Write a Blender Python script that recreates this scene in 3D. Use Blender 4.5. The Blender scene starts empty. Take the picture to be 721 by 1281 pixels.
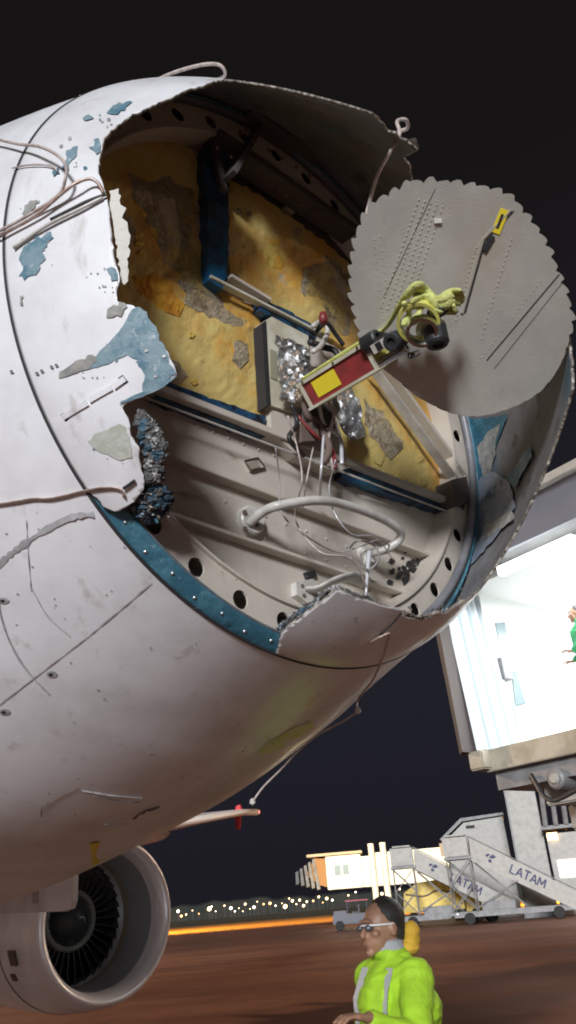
import bpy, bmesh, math, random
import numpy as np
from mathutils import Vector, Matrix, noise
from mathutils.bvhtree import BVHTree
random.seed(7); rng = np.random.default_rng(5)
S = bpy.context.scene
COL = S.collection
R_ = math.radians
# ------------------------------------------------------------------ camera
PITCH, ROLL, F = R_(26.384), R_(4.559), 1000.8          # focal length in pixels of a 721 x 1281 picture
C0 = np.array([0., 0., 1.7])
FW = np.array([0, math.cos(PITCH), math.sin(PITCH)])
UP = np.array([0, -math.sin(PITCH), math.cos(PITCH)]); RT = np.array([1., 0, 0])
IX = RT*math.cos(ROLL) - UP*math.sin(ROLL); IU = RT*math.sin(ROLL) + UP*math.cos(ROLL)
cd = bpy.data.cameras.new('camera'); cam = bpy.data.objects.new('camera', cd); COL.objects.link(cam)
cd.sensor_fit = 'VERTICAL'; cd.sensor_height = 36; cd.lens = 36*F/1281; cd.clip_start = .05; cd.clip_end = 4000
m = Matrix([[IX[i], IU[i], -FW[i], C0[i]] for i in range(3)] + [[0, 0, 0, 1]]); cam.matrix_world = m
S.camera = cam
# ------------------------------------------------------------------ sky, key light, exposure
S.view_settings.view_transform = 'Standard'; S.view_settings.look = 'None'; S.view_settings.exposure = 0; S.view_settings.gamma = 1
S.cycles.filter_width = 1.9
wd = bpy.data.worlds.new('World'); S.world = wd; wd.use_nodes = True
nt = wd.node_tree; nt.nodes.clear()
tc = nt.nodes.new('ShaderNodeTexCoord'); sx = nt.nodes.new('ShaderNodeSeparateXYZ'); cr = nt.nodes.new('ShaderNodeValToRGB')
bg = nt.nodes.new('ShaderNodeBackground'); wo = nt.nodes.new('ShaderNodeOutputWorld')
nt.links.new(tc.outputs['Generated'], sx.inputs[0]); nt.links.new(sx.outputs['Z'], cr.inputs[0]); nt.links.new(cr.outputs[0], bg.inputs[0]); nt.links.new(bg.outputs[0], wo.inputs[0])
e = cr.color_ramp.elements; e[0].position = 0; e[0].color = (.012, .011, .016, 1); e[1].position = .75; e[1].color = (.0085, .0068, .0072, 1)
q = e.new(.25); q.color = (.0145, .0148, .0225, 1)
bg.inputs[1].default_value = 1.0
sun = bpy.data.lights.new('sun', 'SUN'); sun.energy = 3.9; sun.angle = R_(11); sun.color = (.93, .955, 1)
so = bpy.data.objects.new('sun', sun); COL.objects.link(so)
SUNDIR = Vector((-.16, -.92, .21)).normalized()          # towards the light: the apron floodlights behind the camera
so.rotation_euler = SUNDIR.to_track_quat('Z', 'Y').to_euler()

# sodium apron floodlights on masts outside the frame, warming the apron
for i, (x, y, zz, tx, ty, pw) in enumerate(((-48, 30, 24, 0, 26, 78000), (62, 34, 26, 8, 34, 42000), (-70, 110, 26, -5, 70, 90000), (95, 95, 26, 25, 75, 90000))):
    l = bpy.data.lights.new('apron_flood', 'SPOT'); l.energy = pw; l.color = (1, .70, .50); l.spot_size = R_(75); l.spot_blend = .8; l.shadow_soft_size = 1.0
    o = bpy.data.objects.new('apron_flood', l); COL.objects.link(o); o.location = (x, y, zz); o.rotation_euler = (Vector((tx, ty, 0))-Vector((x, y, zz))).to_track_quat('-Z', 'Y').to_euler()

# ------------------------------------------------------------------ geometry of view and aircraft
def ray(px, py): return FW*F + (px-360.5)*IX - (py-640.5)*IU
def proj(Q):
    d = Q-C0; z = d@FW
    return np.stack([360.5+F*(d@IX)/z, 640.5-F*(d@IU)/z], -1)
def onplane(px, py, O, n):
    d = ray(px, py); return C0 + d*(((O-C0)@n)/(d@n))
def atdist(px, py, dist):                                # horizontal distance from the camera
    d = ray(px, py); return C0 + d*(dist/math.hypot(d[0], d[1]))
KS = 1.1
B = C0 + (np.array([.052, 1.708, 2.979])-C0)*KS; R0 = .8*KS
th = R_(45.27); A = np.array([-math.sin(th), math.cos(th), 0]); P = np.array([math.cos(th), math.sin(th), 0]); Z = np.array([0, 0, 1.])
kk = R_(-2.79); V = Z*math.cos(kk) + A*math.sin(kk); N = np.cross(P, V)
if N@A < 0: N = -N
FD = -N                                                   # forward, out of the bulkhead
def L3(f, p, v): return B + FD*f + P*p + V*v
def BP(px, py, off=0): return onplane(px, py, B+FD*off, N)

# ------------------------------------------------------------------ materials
MATS = {}
def pmat(name, col, rough=.5, metal=0, col2=None, scale=6, detail=6, lo=.4, hi=.6, bump=0, bscale=40, coat=0, emit=None, estr=0, ior=None, vec=(1, 1, 1), rough2=None):
    if name in MATS: return MATS[name]
    m = bpy.data.materials.new(name); m.use_nodes = True; n = m.node_tree; b = n.nodes['Principled BSDF']
    b.inputs['Base Color'].default_value = (*col, 1); b.inputs['Roughness'].default_value = rough; b.inputs['Metallic'].default_value = metal
    b.inputs['Coat Weight'].default_value = coat
    t = n.nodes.new('ShaderNodeTexCoord'); mp = n.nodes.new('ShaderNodeMapping'); mp.inputs['Scale'].default_value = vec
    n.links.new(t.outputs['Object'], mp.inputs[0])
    if col2 is not None:
        no = n.nodes.new('ShaderNodeTexNoise'); no.inputs['Scale'].default_value = scale; no.inputs['Detail'].default_value = detail; no.inputs['Roughness'].default_value = .62
        rp = n.nodes.new('ShaderNodeValToRGB'); rp.color_ramp.elements[0].position = lo; rp.color_ramp.elements[1].position = hi
        rp.color_ramp.elements[0].color = (*col, 1); rp.color_ramp.elements[1].color = (*col2, 1)
        n.links.new(mp.outputs[0], no.inputs['Vector']); n.links.new(no.outputs[0], rp.inputs[0]); n.links.new(rp.outputs[0], b.inputs['Base Color'])
        if rough2 is not None:
            mr = n.nodes.new('ShaderNodeMapRange'); mr.inputs[1].default_value = lo; mr.inputs[2].default_value = hi; mr.inputs[3].default_value = rough; mr.inputs[4].default_value = rough2
            n.links.new(no.outputs[0], mr.inputs[0]); n.links.new(mr.outputs[0], b.inputs['Roughness'])
    if bump:
        nb = n.nodes.new('ShaderNodeTexNoise'); nb.inputs['Scale'].default_value = bscale; nb.inputs['Detail'].default_value = 5
        bu = n.nodes.new('ShaderNodeBump'); bu.inputs['Strength'].default_value = bump; bu.inputs['Distance'].default_value = .01
        n.links.new(mp.outputs[0], nb.inputs['Vector']); n.links.new(nb.outputs[0], bu.inputs['Height']); n.links.new(bu.outputs[0], b.inputs['Normal'])
    if emit: b.inputs['Emission Color'].default_value = (*emit, 1); b.inputs['Emission Strength'].default_value = estr
    MATS[name] = m; return m

def layered(name, base, layers, rough=.5, metal=0, bump=.3, bscale=60, coat=0):
    """base colour with several thresholded noise layers: (colour, scale, lo, hi, offset, stretch)"""
    m = bpy.data.materials.new(name); m.use_nodes = True; n = m.node_tree; b = n.nodes['Principled BSDF']
    b.inputs['Roughness'].default_value = rough; b.inputs['Metallic'].default_value = metal; b.inputs['Coat Weight'].default_value = coat
    t = n.nodes.new('ShaderNodeTexCoord'); prev = None; hts = []
    for (c, sc, lo, hi, off, st) in layers:
        mp = n.nodes.new('ShaderNodeMapping'); mp.inputs['Location'].default_value = (off, off*1.7, off*.6); mp.inputs['Scale'].default_value = st
        n.links.new(t.outputs['Object'], mp.inputs[0])
        no = n.nodes.new('ShaderNodeTexNoise'); no.inputs['Scale'].default_value = sc; no.inputs['Detail'].default_value = 9; no.inputs['Roughness'].default_value = .65
        n.links.new(mp.outputs[0], no.inputs['Vector'])
        mr = n.nodes.new('ShaderNodeMapRange'); mr.inputs[1].default_value = lo; mr.inputs[2].default_value = hi
        n.links.new(no.outputs[0], mr.inputs[0])
        mx = n.nodes.new('ShaderNodeMix'); mx.data_type = 'RGBA'
        n.links.new(mr.outputs[0], mx.inputs[0])
        if prev is None: mx.inputs[6].default_value = (*base, 1)
        else: n.links.new(prev, mx.inputs[6])
        mx.inputs[7].default_value = (*c, 1); prev = mx.outputs[2]; hts.append(mr.outputs[0])
    n.links.new(prev, b.inputs['Base Color'])
    nb = n.nodes.new('ShaderNodeTexNoise'); nb.inputs['Scale'].default_value = bscale; nb.inputs['Detail'].default_value = 6
    n.links.new(t.outputs['Object'], nb.inputs['Vector'])
    ad = n.nodes.new('ShaderNodeMath'); ad.operation = 'ADD'
    n.links.new(nb.outputs[0], ad.inputs[0])
    if hts: n.links.new(hts[0], ad.inputs[1])
    bu = n.nodes.new('ShaderNodeBump'); bu.inputs['Strength'].default_value = bump; bu.inputs['Distance'].default_value = .006
    n.links.new(ad.outputs[0], bu.inputs['Height']); n.links.new(bu.outputs[0], b.inputs['Normal'])
    MATS[name] = m; return m

M_white = layered('aircraft_white_paint', (.78, .78, .80), [((.55, .53, .53), 2.2, .45, .75, 0, (1, 1, 1)), ((.42, .38, .35), 14, .60, .80, 5, (1, 1, .35)), ((.28, .26, .25), 55, .70, .80, 9, (1, 1, 1))], rough=.36, bump=.05, bscale=90, coat=.15)
M_teal = layered('teal_primer', (.035, .12, .17), [((.10, .26, .33), 12, .45, .7, 0, (1, 1, 1)), ((.25, .38, .42), 50, .62, .72, 3, (1, 1, 1)), ((.012, .03, .05), 30, .62, .7, 7, (1, 1, 1))], rough=.4, bump=.3)
M_teal2 = layered('pale_teal_primer', (.19, .28, .32), [((.07, .17, .23), 16, .45, .6, 0, (1, 1, 1)), ((.45, .50, .52), 40, .6, .7, 3, (1, 1, 1))], rough=.5, bump=.3)
M_olive = layered('pale_filler', (.42, .44, .36), [((.5, .5, .46), 30, .4, .6, 0, (1, 1, 1))], rough=.7, bump=.2)
M_greyfill = layered('grey_filler', (.22, .23, .22), [((.34, .33, .30), 30, .4, .6, 0, (1, 1, 1))], rough=.7, bump=.3)
M_lime = layered('lime_rub_mark', (.62, .78, .22), [((.75, .8, .55), 22, .45, .6, 0, (1, 1, 1))], rough=.5, bump=.1)
M_fibre = layered('torn_fibre', (.42, .38, .32), [((.15, .12, .10), 60, .45, .6, 0, (1, 1, 1))], rough=.9, bump=.8)
M_inner = layered('radome_inner_face', (.155, .145, .145), [((.24, .235, .24), 3.5, .4, .65, 0, (1, 1, 1)), ((.10, .16, .20), 5, .56, .68, 2, (1, 1, .5)), ((.05, .035, .03), 9, .58, .7, 8, (1, 1, 1))], rough=.6, bump=.35, bscale=120)  # teal noise layer also imitates bluish glare from the bridge light
M_honey = layered('dark_honeycomb', (.12, .115, .115), [((.45, .45, .44), 45, .50, .56, 0, (1, 1, 1)), ((.05, .12, .17), 20, .55, .6, 3, (1, 1, 1))], rough=.8, bump=1.0, bscale=150)
M_dark = pmat('dark_gap', (.02, .02, .022), .7)
M_bulk = layered('bulkhead_beige_paint', (.56, .505, .435), [((.45, .40, .345), 3, .4, .7, 0, (1, 1, 1)), ((.22, .16, .12), 9, .62, .78, 4, (1, 1, 2)), ((.56, .53, .49), 40, .62, .7, 8, (1, 1, 1))], rough=.5, bump=.12, bscale=40)
M_bulkdark = layered('bulkhead_dark_tone', (.06, .052, .048), [((.11, .09, .08), 5, .4, .65, 0, (1, 1, 1)), ((.10, .05, .03), 14, .58, .68, 4, (1, 1, 1))], rough=.65, bump=.4)
M_yel = layered('yellow_insulation', (.56, .43, .15), [((.60, .32, .06), 2.4, .47, .60, 0, (1, 1, 1)), ((.60, .48, .17), 6, .52, .66, 7, (1, 1, 1)), ((.34, .22, .07), 7, .56, .72, 3, (1, 1, 1)), ((.40, .34, .25), 5, .60, .66, 13, (1, 1, 1)), ((.13, .10, .07), 30, .65, .71, 5, (1, 1, 1))], rough=.6, bump=.45, bscale=30)
M_peel = layered('grey_peeled_backing', (.36, .29, .19), [((.46, .39, .28), 30, .45, .6, 0, (1, 1, 1)), ((.46, .33, .10), 6, .52, .6, 3, (1, 1, 1)), ((.24, .18, .10), 18, .52, .62, 6, (1, 1, 1))], rough=.85, bump=1., bscale=90)
M_ochre = layered('loose_yellow_foam', (.60, .44, .10), [((.66, .36, .04), 14, .48, .6, 0, (1, 1, 1))], rough=.85, bump=.8, bscale=70)
M_blue = layered('blue_sealant', (.012, .05, .11), [((.02, .13, .24), 9, .5, .62, 0, (1, 1, 1)), ((.008, .012, .02), 20, .5, .6, 4, (1, 1, 1))], rough=.4, bump=.4)
M_metal = layered('grey_plate_metal', (.56, .54, .485), [((.42, .405, .37), 2.2, .4, .62, 0, (1, 1, 1)), ((.46, .42, .33), 3, .5, .7, 3, (1, 1, .4)), ((.40, .38, .33), 16, .62, .76, 9, (1, 1, .3))], rough=.36, metal=.35, bump=.15, bscale=250)
M_cream = pmat('cream_enamel', (.62, .60, .50), .4, col2=(.48, .44, .33), scale=12)
M_armyel = pmat('arm_yellow_paint', (.62, .60, .14), .45, col2=(.45, .40, .12), scale=20)
M_red = pmat('dull_red_paint', (.28, .035, .035), .45, col2=(.18, .03, .03), scale=20)
M_yellow = pmat('warning_yellow', (.75, .60, .03), .5)
M_foil = pmat('crumpled_foil', (.62, .62, .62), .34, .9, bump=1, bscale=60)
M_black = pmat('black_rubber', (.02, .02, .022), .5)
M_chrome = pmat('dark_chrome', (.5, .5, .52), .18, 1)
M_tubew = pmat('off_white_tube', (.58, .56, .52), .35, col2=(.45, .42, .38), scale=18)
M_copper = pmat('copper_strip', (.40, .27, .22), .45, .5, col2=(.55, .47, .42), scale=60)
M_cable = pmat('pale_cable', (.55, .48, .44), .5, col2=(.38, .30, .27), scale=60)
M_brown = pmat('brown_grime', (.14, .10, .08), .8)
M_grime = layered('grime_smudge', (.42, .41, .42), [((.30, .29, .30), 40, .45, .6, 0, (1, 1, 1))], rough=.5, bump=.05)
M_steel = pmat('brushed_steel', (.62, .62, .64), .22, 1, col2=(.5, .5, .52), scale=8)
M_lip = pmat('polished_inlet_lip', (.86, .86, .88), .3, .25)
M_duct = pmat('grey_duct', (.30, .32, .35), .4, .1)
M_fan = pmat('fan_titanium', (.14, .14, .15), .3, .9)
M_glasslit = pmat('clear_glass', (.25, .32, .34), .1)

# ------------------------------------------------------------------ object helpers
ORG = {}
def link(o, parent=None):
    COL.objects.link(o)
    if parent is not None: o.parent = parent
    return o
def absloc(o):
    v = Vector((0, 0, 0))
    while o is not None: v += o.location; o = o.parent
    return v
def thing(name, label, cat, loc, group=None):
    o = bpy.data.objects.new(name, None); COL.objects.link(o); o.location = Vector([float(x) for x in loc]); o.empty_display_size = .2
    o['label'] = label; o['category'] = cat
    if group: o['group'] = group
    return o
def part(name, vf, mats, parent=None, smooth=False, mi=None, label=None, origin=None):
    v, f = vf[0], vf[1]
    v = np.asarray(v, float)
    base = absloc(parent) if parent is not None else Vector((0, 0, 0))
    if origin is None: og = base
    else: og = Vector([float(x) for x in origin])
    me = bpy.data.meshes.new(name)
    me.from_pydata((v-np.array(og)).tolist(), [], [list(map(int, x)) for x in f])
    if not isinstance(mats, (list, tuple)): mats = [mats]
    for m_ in mats: me.materials.append(m_)
    if mi is None and len(vf) > 2: mi = vf[2]
    if mi is not None: me.polygons.foreach_set('material_index', np.asarray(mi, dtype=np.int32))
    if smooth: me.polygons.foreach_set('use_smooth', [True]*len(me.polygons))
    me.update()
    o = bpy.data.objects.new(name, me); link(o, parent); o.location = og-base
    if label: o['label'] = label
    return o
def tagm(o, label, cat, group=None):
    o['label'] = label; o['category'] = cat
    if group: o['group'] = group
    return o
def struct(o, kind='structure'): o['kind'] = kind; return o
def join(*vfs):
    V_, F_, I_ = [], [], []; n = 0
    for t in vfs:
        v, f = t[0], t[1]; v = np.asarray(v, float).reshape(-1, 3)
        V_.append(v); F_ += [[i+n for i in x] for x in f]; I_ += list(t[2]) if len(t) > 2 else [0]*len(f); n += len(v)
    return np.concatenate(V_), F_, I_
def setmi(vf, k): return vf[0], vf[1], [k]*len(vf[1])
def box(c, hx, hy, hz, X=(1, 0, 0), Y=(0, 1, 0), Zz=(0, 0, 1), bev=0):
    c, X, Y, Zz = [np.asarray(t, float) for t in (c, X, Y, Zz)]
    bm = bmesh.new(); bmesh.ops.create_cube(bm, size=2)
    for v in bm.verts: v.co = Vector((v.co.x*hx, v.co.y*hy, v.co.z*hz))
    if bev: bmesh.ops.bevel(bm, geom=list(bm.edges), offset=bev, segments=2, affect='EDGES')
    v = np.array([c+X*p.co.x+Y*p.co.y+Zz*p.co.z for p in bm.verts]); f = [[q.index for q in g.verts] for g in bm.faces]; bm.free()
    return v, f
def bar(a, b, w, h, up=(0, 0, 1), bev=0):
    a, b, up = [np.asarray(t, float) for t in (a, b, up)]
    d = b-a; L = np.linalg.norm(d); X = d/L; Y = np.cross(up, X); Y /= np.linalg.norm(Y); U = np.cross(X, Y)
    return box((a+b)/2, L/2, w/2, h/2, X, Y, U, bev)
def prism(poly, d):
    """closed 3d polygon extruded by vector d (front face at poly)"""
    p = np.asarray(poly, float); n = len(p); v = np.concatenate([p, p+np.asarray(d)])
    return v, [list(range(n)), list(range(2*n-1, n-1, -1))] + [[(i+1) % n, i, i+n, (i+1) % n+n] for i in range(n)]
def frame_of(d, prev=None):
    d = d/np.linalg.norm(d)
    a = prev if prev is not None else (np.array([0, 0, 1.]) if abs(d[2]) < .9 else np.array([1., 0, 0]))
    u = a-d*(a@d); u /= np.linalg.norm(u); return u, np.cross(d, u)
def spline(pts, k=6):
    p = np.asarray(pts, float); 
    if len(p) < 3: return p
    q = np.concatenate([[2*p[0]-p[1]], p, [2*p[-1]-p[-2]]]); out = []
    for i in range(1, len(q)-2):
        for t in np.linspace(0, 1, k, endpoint=False):
            a, b, c, d = q[i-1:i+3]
            out.append(.5*((2*b)+(-a+c)*t+(2*a-5*b+4*c-d)*t*t+(-a+3*b-3*c+d)*t**3))
    out.append(p[-1]); return np.array(out)
def tube(pts, r, n=8, k=6, smooth=True, flat=None, up=None):
    p = spline(pts, k) if smooth else np.asarray(pts, float)
    m_ = len(p); rr = np.full(m_, r) if np.isscalar(r) else np.interp(np.linspace(0, 1, m_), np.linspace(0, 1, len(r)), r)
    v = []; u = None if up is None else np.asarray(up, float)
    for i in range(m_):
        d = p[min(i+1, m_-1)]-p[max(i-1, 0)]; u, w = frame_of(d, u)
        for j in range(n):
            a = 2*math.pi*j/n; v.append(p[i]+rr[i]*(math.cos(a)*u*(flat or 1)+math.sin(a)*w))
    f = [[i*n+j, i*n+(j+1) % n, (i+1)*n+(j+1) % n, (i+1)*n+j] for i in range(m_-1) for j in range(n)]
    f += [list(range(n))[::-1], list(range((m_-1)*n, m_*n))]
    return np.array(v), f
def lathe(prof, O, ax, n=32, closed=False, cap=True):
    ax = np.asarray(ax, float); ax /= np.linalg.norm(ax); u, w = frame_of(ax); O = np.asarray(O, float)
    v = [O+ax*h+r*(math.cos(2*math.pi*j/n)*u+math.sin(2*math.pi*j/n)*w) for (h, r) in prof for j in range(n)]
    k = len(prof); rng_ = range(k if closed else k-1)
    f = [[i*n+j, i*n+(j+1) % n, ((i+1) % k)*n+(j+1) % n, ((i+1) % k)*n+j] for i in rng_ for j in range(n)]
    if not closed and cap:
        if prof[0][1] > 1e-6: f.append(list(range(n))[::-1])
        if prof[-1][1] > 1e-6: f.append(list(range((k-1)*n, k*n)))
    return np.array(v), f
def cyl(a, b, r, n=16, r2=None):
    a, b = np.asarray(a, float), np.asarray(b, float); L = np.linalg.norm(b-a)
    return lathe([(0, r), (L, r if r2 is None else r2)], a, b-a, n)
def rough_poly(poly, step=5, amp=1.5, seed=0, closed=True):
    r = random.Random(seed); out = []; n = len(poly)
    for i in range(n if closed else n-1):
        a, b = np.array(poly[i], float), np.array(poly[(i+1) % n], float); L = np.linalg.norm(b-a); k = max(1, int(L/step))
        nn = np.array([-(b-a)[1], (b-a)[0]])/max(L, 1e-6)
        for j in range(k):
            t = (j + (r.uniform(-.3, .3) if j else 0))/k
            out.append(a+(b-a)*t+nn*(r.gauss(0, amp) if j else r.gauss(0, amp*.5)))
    return np.array(out)
def sdist(Q, poly):
    """signed distance to polygon, positive inside"""
    poly = np.asarray(poly, float); a = poly; b = np.roll(poly, -1, 0); d = np.full(len(Q), 1e9); ins = np.zeros(len(Q), bool)
    for p, q_ in zip(a, b):
        e_ = q_-p; w = Q-p; L = (e_@e_)+1e-12; t = np.clip((w@e_)/L, 0, 1); dd = np.hypot(*(w-t[:, None]*e_).T); d = np.minimum(d, dd)
        c = (p[1] > Q[:, 1]) != (q_[1] > Q[:, 1])
        with np.errstate(divide='ignore', invalid='ignore'):
            xx = e_[0]*(Q[:, 1]-p[1])/(e_[1] if abs(e_[1]) > 1e-12 else 1e-12)+p[0]
        ins ^= c & (Q[:, 0] < xx)
    return np.where(ins, d, -d)
def clip(v, tris, d):
    """keep the part of a triangle mesh where d > 0, cutting triangles on the zero line"""
    v = [tuple(x) for x in v]; out = []; cut = {}
    tris = np.asarray(tris); s = d > 0; cnt = s[tris].sum(1)
    out = tris[cnt == 3].tolist()
    def ed(i, j):
        k = (min(i, j), max(i, j))
        if k not in cut:
            t = d[i]/(d[i]-d[j]); a, b = np.array(v[i]), np.array(v[j]); cut[k] = len(v); v.append(tuple(a+(b-a)*t))
        return cut[k]
    for t in tris[(cnt == 1) | (cnt == 2)].tolist():
        while not (s[t[0]] and not s[t[2]] and (s[t[1]] or True)) or (s[t[0]] and not s[t[1]] and s[t[2]]): t = t[1:]+t[:1]
        a, b, c = t
        if s[b]: out.append([a, b, ed(b, c)]); out.append([a, ed(b, c), ed(a, c)])
        else: out.append([a, ed(a, b), ed(a, c)])
    # drop small loose islands left by the cut
    v = np.array(v); out = np.array(out); par = np.arange(len(v))
    for _ in range(4000):
        mn = par[out].min(1); new = par.copy()
        for k_ in range(3): np.minimum.at(new, out[:, k_], mn)
        new = new[new]; new = new[new]
        if (new == par).all(): break
        par = new
    lab = par[out[:, 0]]; u_, inv, ct = np.unique(lab, return_inverse=True, return_counts=True); out = out[ct[inv] > 400].tolist()
    used = np.unique(np.array(out)); mp = np.full(len(v), -1); mp[used] = range(len(used))
    return v[used], mp[np.array(out)].tolist(), used, cut
def solid(v, f, nrm, t):
    """thicken a sheet inwards: material 0 outside, 1 inside, 2 on the torn rim"""
    n = len(v); vv = np.concatenate([v, v-nrm*t]); ec = {}
    for x in f:
        for i in range(len(x)):
            a, b = x[i], x[(i+1) % len(x)]; ec[(a, b)] = 1
    rim = [[b, a, a+n, b+n] for (a, b) in ec if (b, a) not in ec]
    return vv, f+[[i+n for i in x[::-1]] for x in f]+rim, [0]*len(f)+[1]*len(f)+[2]*len(rim)
def vnormals(v, f):
    f3 = np.array([x[:3] for x in f]); fn = np.cross(v[f3[:, 1]]-v[f3[:, 0]], v[f3[:, 2]]-v[f3[:, 0]]); n = np.zeros_like(v)
    for k in range(3): np.add.at(n, f3[:, k], fn)
    return n/np.maximum(np.linalg.norm(n, axis=1, keepdims=True), 1e-12)
def gridtris(nr, na, wrap=True):
    i, j = np.meshgrid(np.arange(nr-1), np.arange(na if wrap else na-1), indexing='ij'); a = i*na+j; b = i*na+(j+1) % na; c = a+na; d = b+na
    return np.concatenate([np.stack([a, b, d], -1).reshape(-1, 3), np.stack([a, d, c], -1).reshape(-1, 3)])

# ================================================================== THE AIRLINER
plane = thing('airliner', 'white airliner with its nose cone torn open, parked on the apron', 'airplane', (B[0], B[1], 0))
# ---- fuselage skin
TAB = np.array([(0, R0, -R0, R0), (1, 1.3, -1.15, 1.3), (2, 1.95, -1.3, 1.6), (3, 2.35, -1.4, 1.8), (4.5, 2.5, -1.45, 1.95), (8, 2.55, -1.5, 1.97), (34, 2.55, -1.5, 1.97)])
fa = np.concatenate([np.linspace(0, 5, 150), np.linspace(5.2, 26, 60)])
def sm(col):
    xs = np.linspace(-2, 36, 3801); y = np.interp(xs, TAB[:, 0], TAB[:, col]); sl = (TAB[1, col]-TAB[0, col])*1.35
    y = np.where(xs < 0, TAB[0, col]+sl*xs, y); k = np.hanning(91); k /= k.sum(); y2 = np.convolve(y, k, 'same')
    r = np.interp(fa, xs, y2); r0 = np.interp(0, xs, y2); return r+(TAB[0, col]-r0)*np.exp(-fa/.25)
ft, fb, fw_ = sm(1), sm(2), sm(3)
tail = np.clip((fa-21)/5, 0, 1)**1.6
fb = fb+tail*1.5; fw_ = fw_*(1-.5*tail)
NA = 288; ph = np.linspace(0, 2*np.pi, NA, endpoint=False)
bl = np.clip(fa/.5, 0, 1)[:, None]; Ub = V*(1-bl)+Z*bl; Ab = N*(1-bl)+A*bl
zc, hh = (ft+fb)/2, (ft-fb)/2
FUS = (B+Ab[:, None, :]*fa[:, None, None]+P*(fw_[:, None]*np.cos(ph))[..., None]+Ub[:, None, :]*(zc[:, None]+hh[:, None]*np.sin(ph))[..., None]).reshape(-1, 3)
FT = gridtris(len(fa), NA)
wob = np.array([noise.noise(Vector(p_)*1.7)+.5*noise.noise(Vector(p_)*4.1) for p_ in FUS])*np.clip((np.repeat(fa, NA)-.05)/.5, 0, 1)*.0035
ctr_ = (B+Ab*fa[:, None]+Ub*zc[:, None]).repeat(NA, 0); rad_ = FUS-ctr_; FUS = FUS+rad_/np.linalg.norm(rad_, axis=1, keepdims=True)*wob[:, None]
if vnormals(FUS, FT.tolist())[NA*30+NA//4]@Z < 0: FT = FT[:, ::-1]
fuselage = part('fuselage', (FUS, FT.tolist()), M_white, plane, smooth=True)
# ---- what is left of the nose cone
RL = .9
def rad_r(U): return R0*np.maximum(1-U**1.35, 0)**(1/1.15)
def radome_grid(nr, na, u0=0, u1=1):
    U, PH = np.meshgrid(np.linspace(u0, u1, nr), np.linspace(0, 2*np.pi, na, endpoint=False), indexing='ij'); r = rad_r(U)
    Q = B+FD*(U*RL)[..., None]+P*(r*np.cos(PH))[..., None]+V*(r*np.sin(PH)-.135*U)[..., None]
    return Q.reshape(-1, 3), gridtris(nr, na), U.reshape(-1), PH.reshape(-1)
RV, RTi, RU, RPH = radome_grid(130, 560, .006, .985)
if vnormals(RV, RTi.tolist())[560*30+140]@V < 0: RTi = RTi[:, ::-1]
rn = vnormals(RV, RTi.tolist())
HOLE = [(290, 98), (240, 110), (198, 129), (160, 146), (141, 160), (129, 172), (126, 186), (124, 197), (129, 226), (133, 247), (137, 270), (141, 293), (148, 351), (148, 377), (158, 383), (166, 380), (180, 392),
        (193, 405), (208, 438), (222, 469), (205, 481), (182, 492), (152, 508), (160, 528), (166, 548), (175, 575), (181, 598), (182, 613), (168, 628), (146, 640), (132, 636), (100, 600), (40, 640), (180, 800), (300, 880),
        (349, 812), (352, 793), (372, 778), (386, 764), (404, 752), (423, 738), (448, 748), (473, 756), (502, 763), (506, 771), (527, 775), (560, 767), (590, 747), (623, 722), (700, 640), (900, 500), (900, -200), (290, -200)]
FARKEEP = [(-300, -50), (60, 60), (262, 99), (300, 97), (360, 97), (400, 103), (430, 116), (470, 144), (490, 160), (512, 176), (523, 185), (508, 194), (513, 205), (516, 218), (500, 330), (540, 440), (600, 500), (660, 470), (700, 440), (708, 405), (716, 430), (719, 470),
           (720, 520), (745, 560), (745, 900), (-300, 900)]
rq = proj(RV); near = np.einsum('ij,ij->i', rn, C0-RV) > 0
dn = -sdist(rq, rough_poly(rough_poly(HOLE, 13, 1.9, 3), 3, .75, 9)); df = sdist(rq, rough_poly(rough_poly(FARKEEP, 17, 2.4, 4), 4, .9, 8))
dd = np.where(near, dn, df)
cv, cf, used, cut = clip(RV, RTi, dd)
cn = vnormals(cv, cf)
radome = part('nose_cone_shell', solid(cv, cf, cn, .007), [M_white, M_inner, M_fibre], plane, smooth=True)
# BVH of the outer skin for everything that lies on it
UV_, UT_, _, _ = radome_grid(60, 240, 0, .985)
sv, sf, _ = join((FUS, FT.tolist()), (UV_, UT_.tolist()))
bvh = BVHTree.FromPolygons([Vector(x) for x in sv], sf)
def hit(px, py, off=0.):
    for k in range(9):
        h = hit1(px, py, off)
        if h is not None: return h
        px += (320-px)*.02; py += (560-py)*.02
def hit1(px, py, off=0.):
    d = Vector(ray(px, py)).normalized(); l, n_, i, t = bvh.ray_cast(Vector(C0), d)
    if l is None: return None
    if n_.dot(d) > 0: n_ = -n_
    return np.array(l+n_*off)
from mathutils.geometry import delaunay_2d_cdt
def hit2(px, py, off=0.):
    d = Vector(ray(px, py)).normalized(); l, n_, i, t = bvh.ray_cast(Vector(C0), d)
    if l is None: return None
    l, n_, i, t = bvh.ray_cast(l+d*.01, d)
    if l is None: return None
    if n_.dot(d) > 0: n_ = -n_
    return np.array(l+n_*(off+.012))
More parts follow.
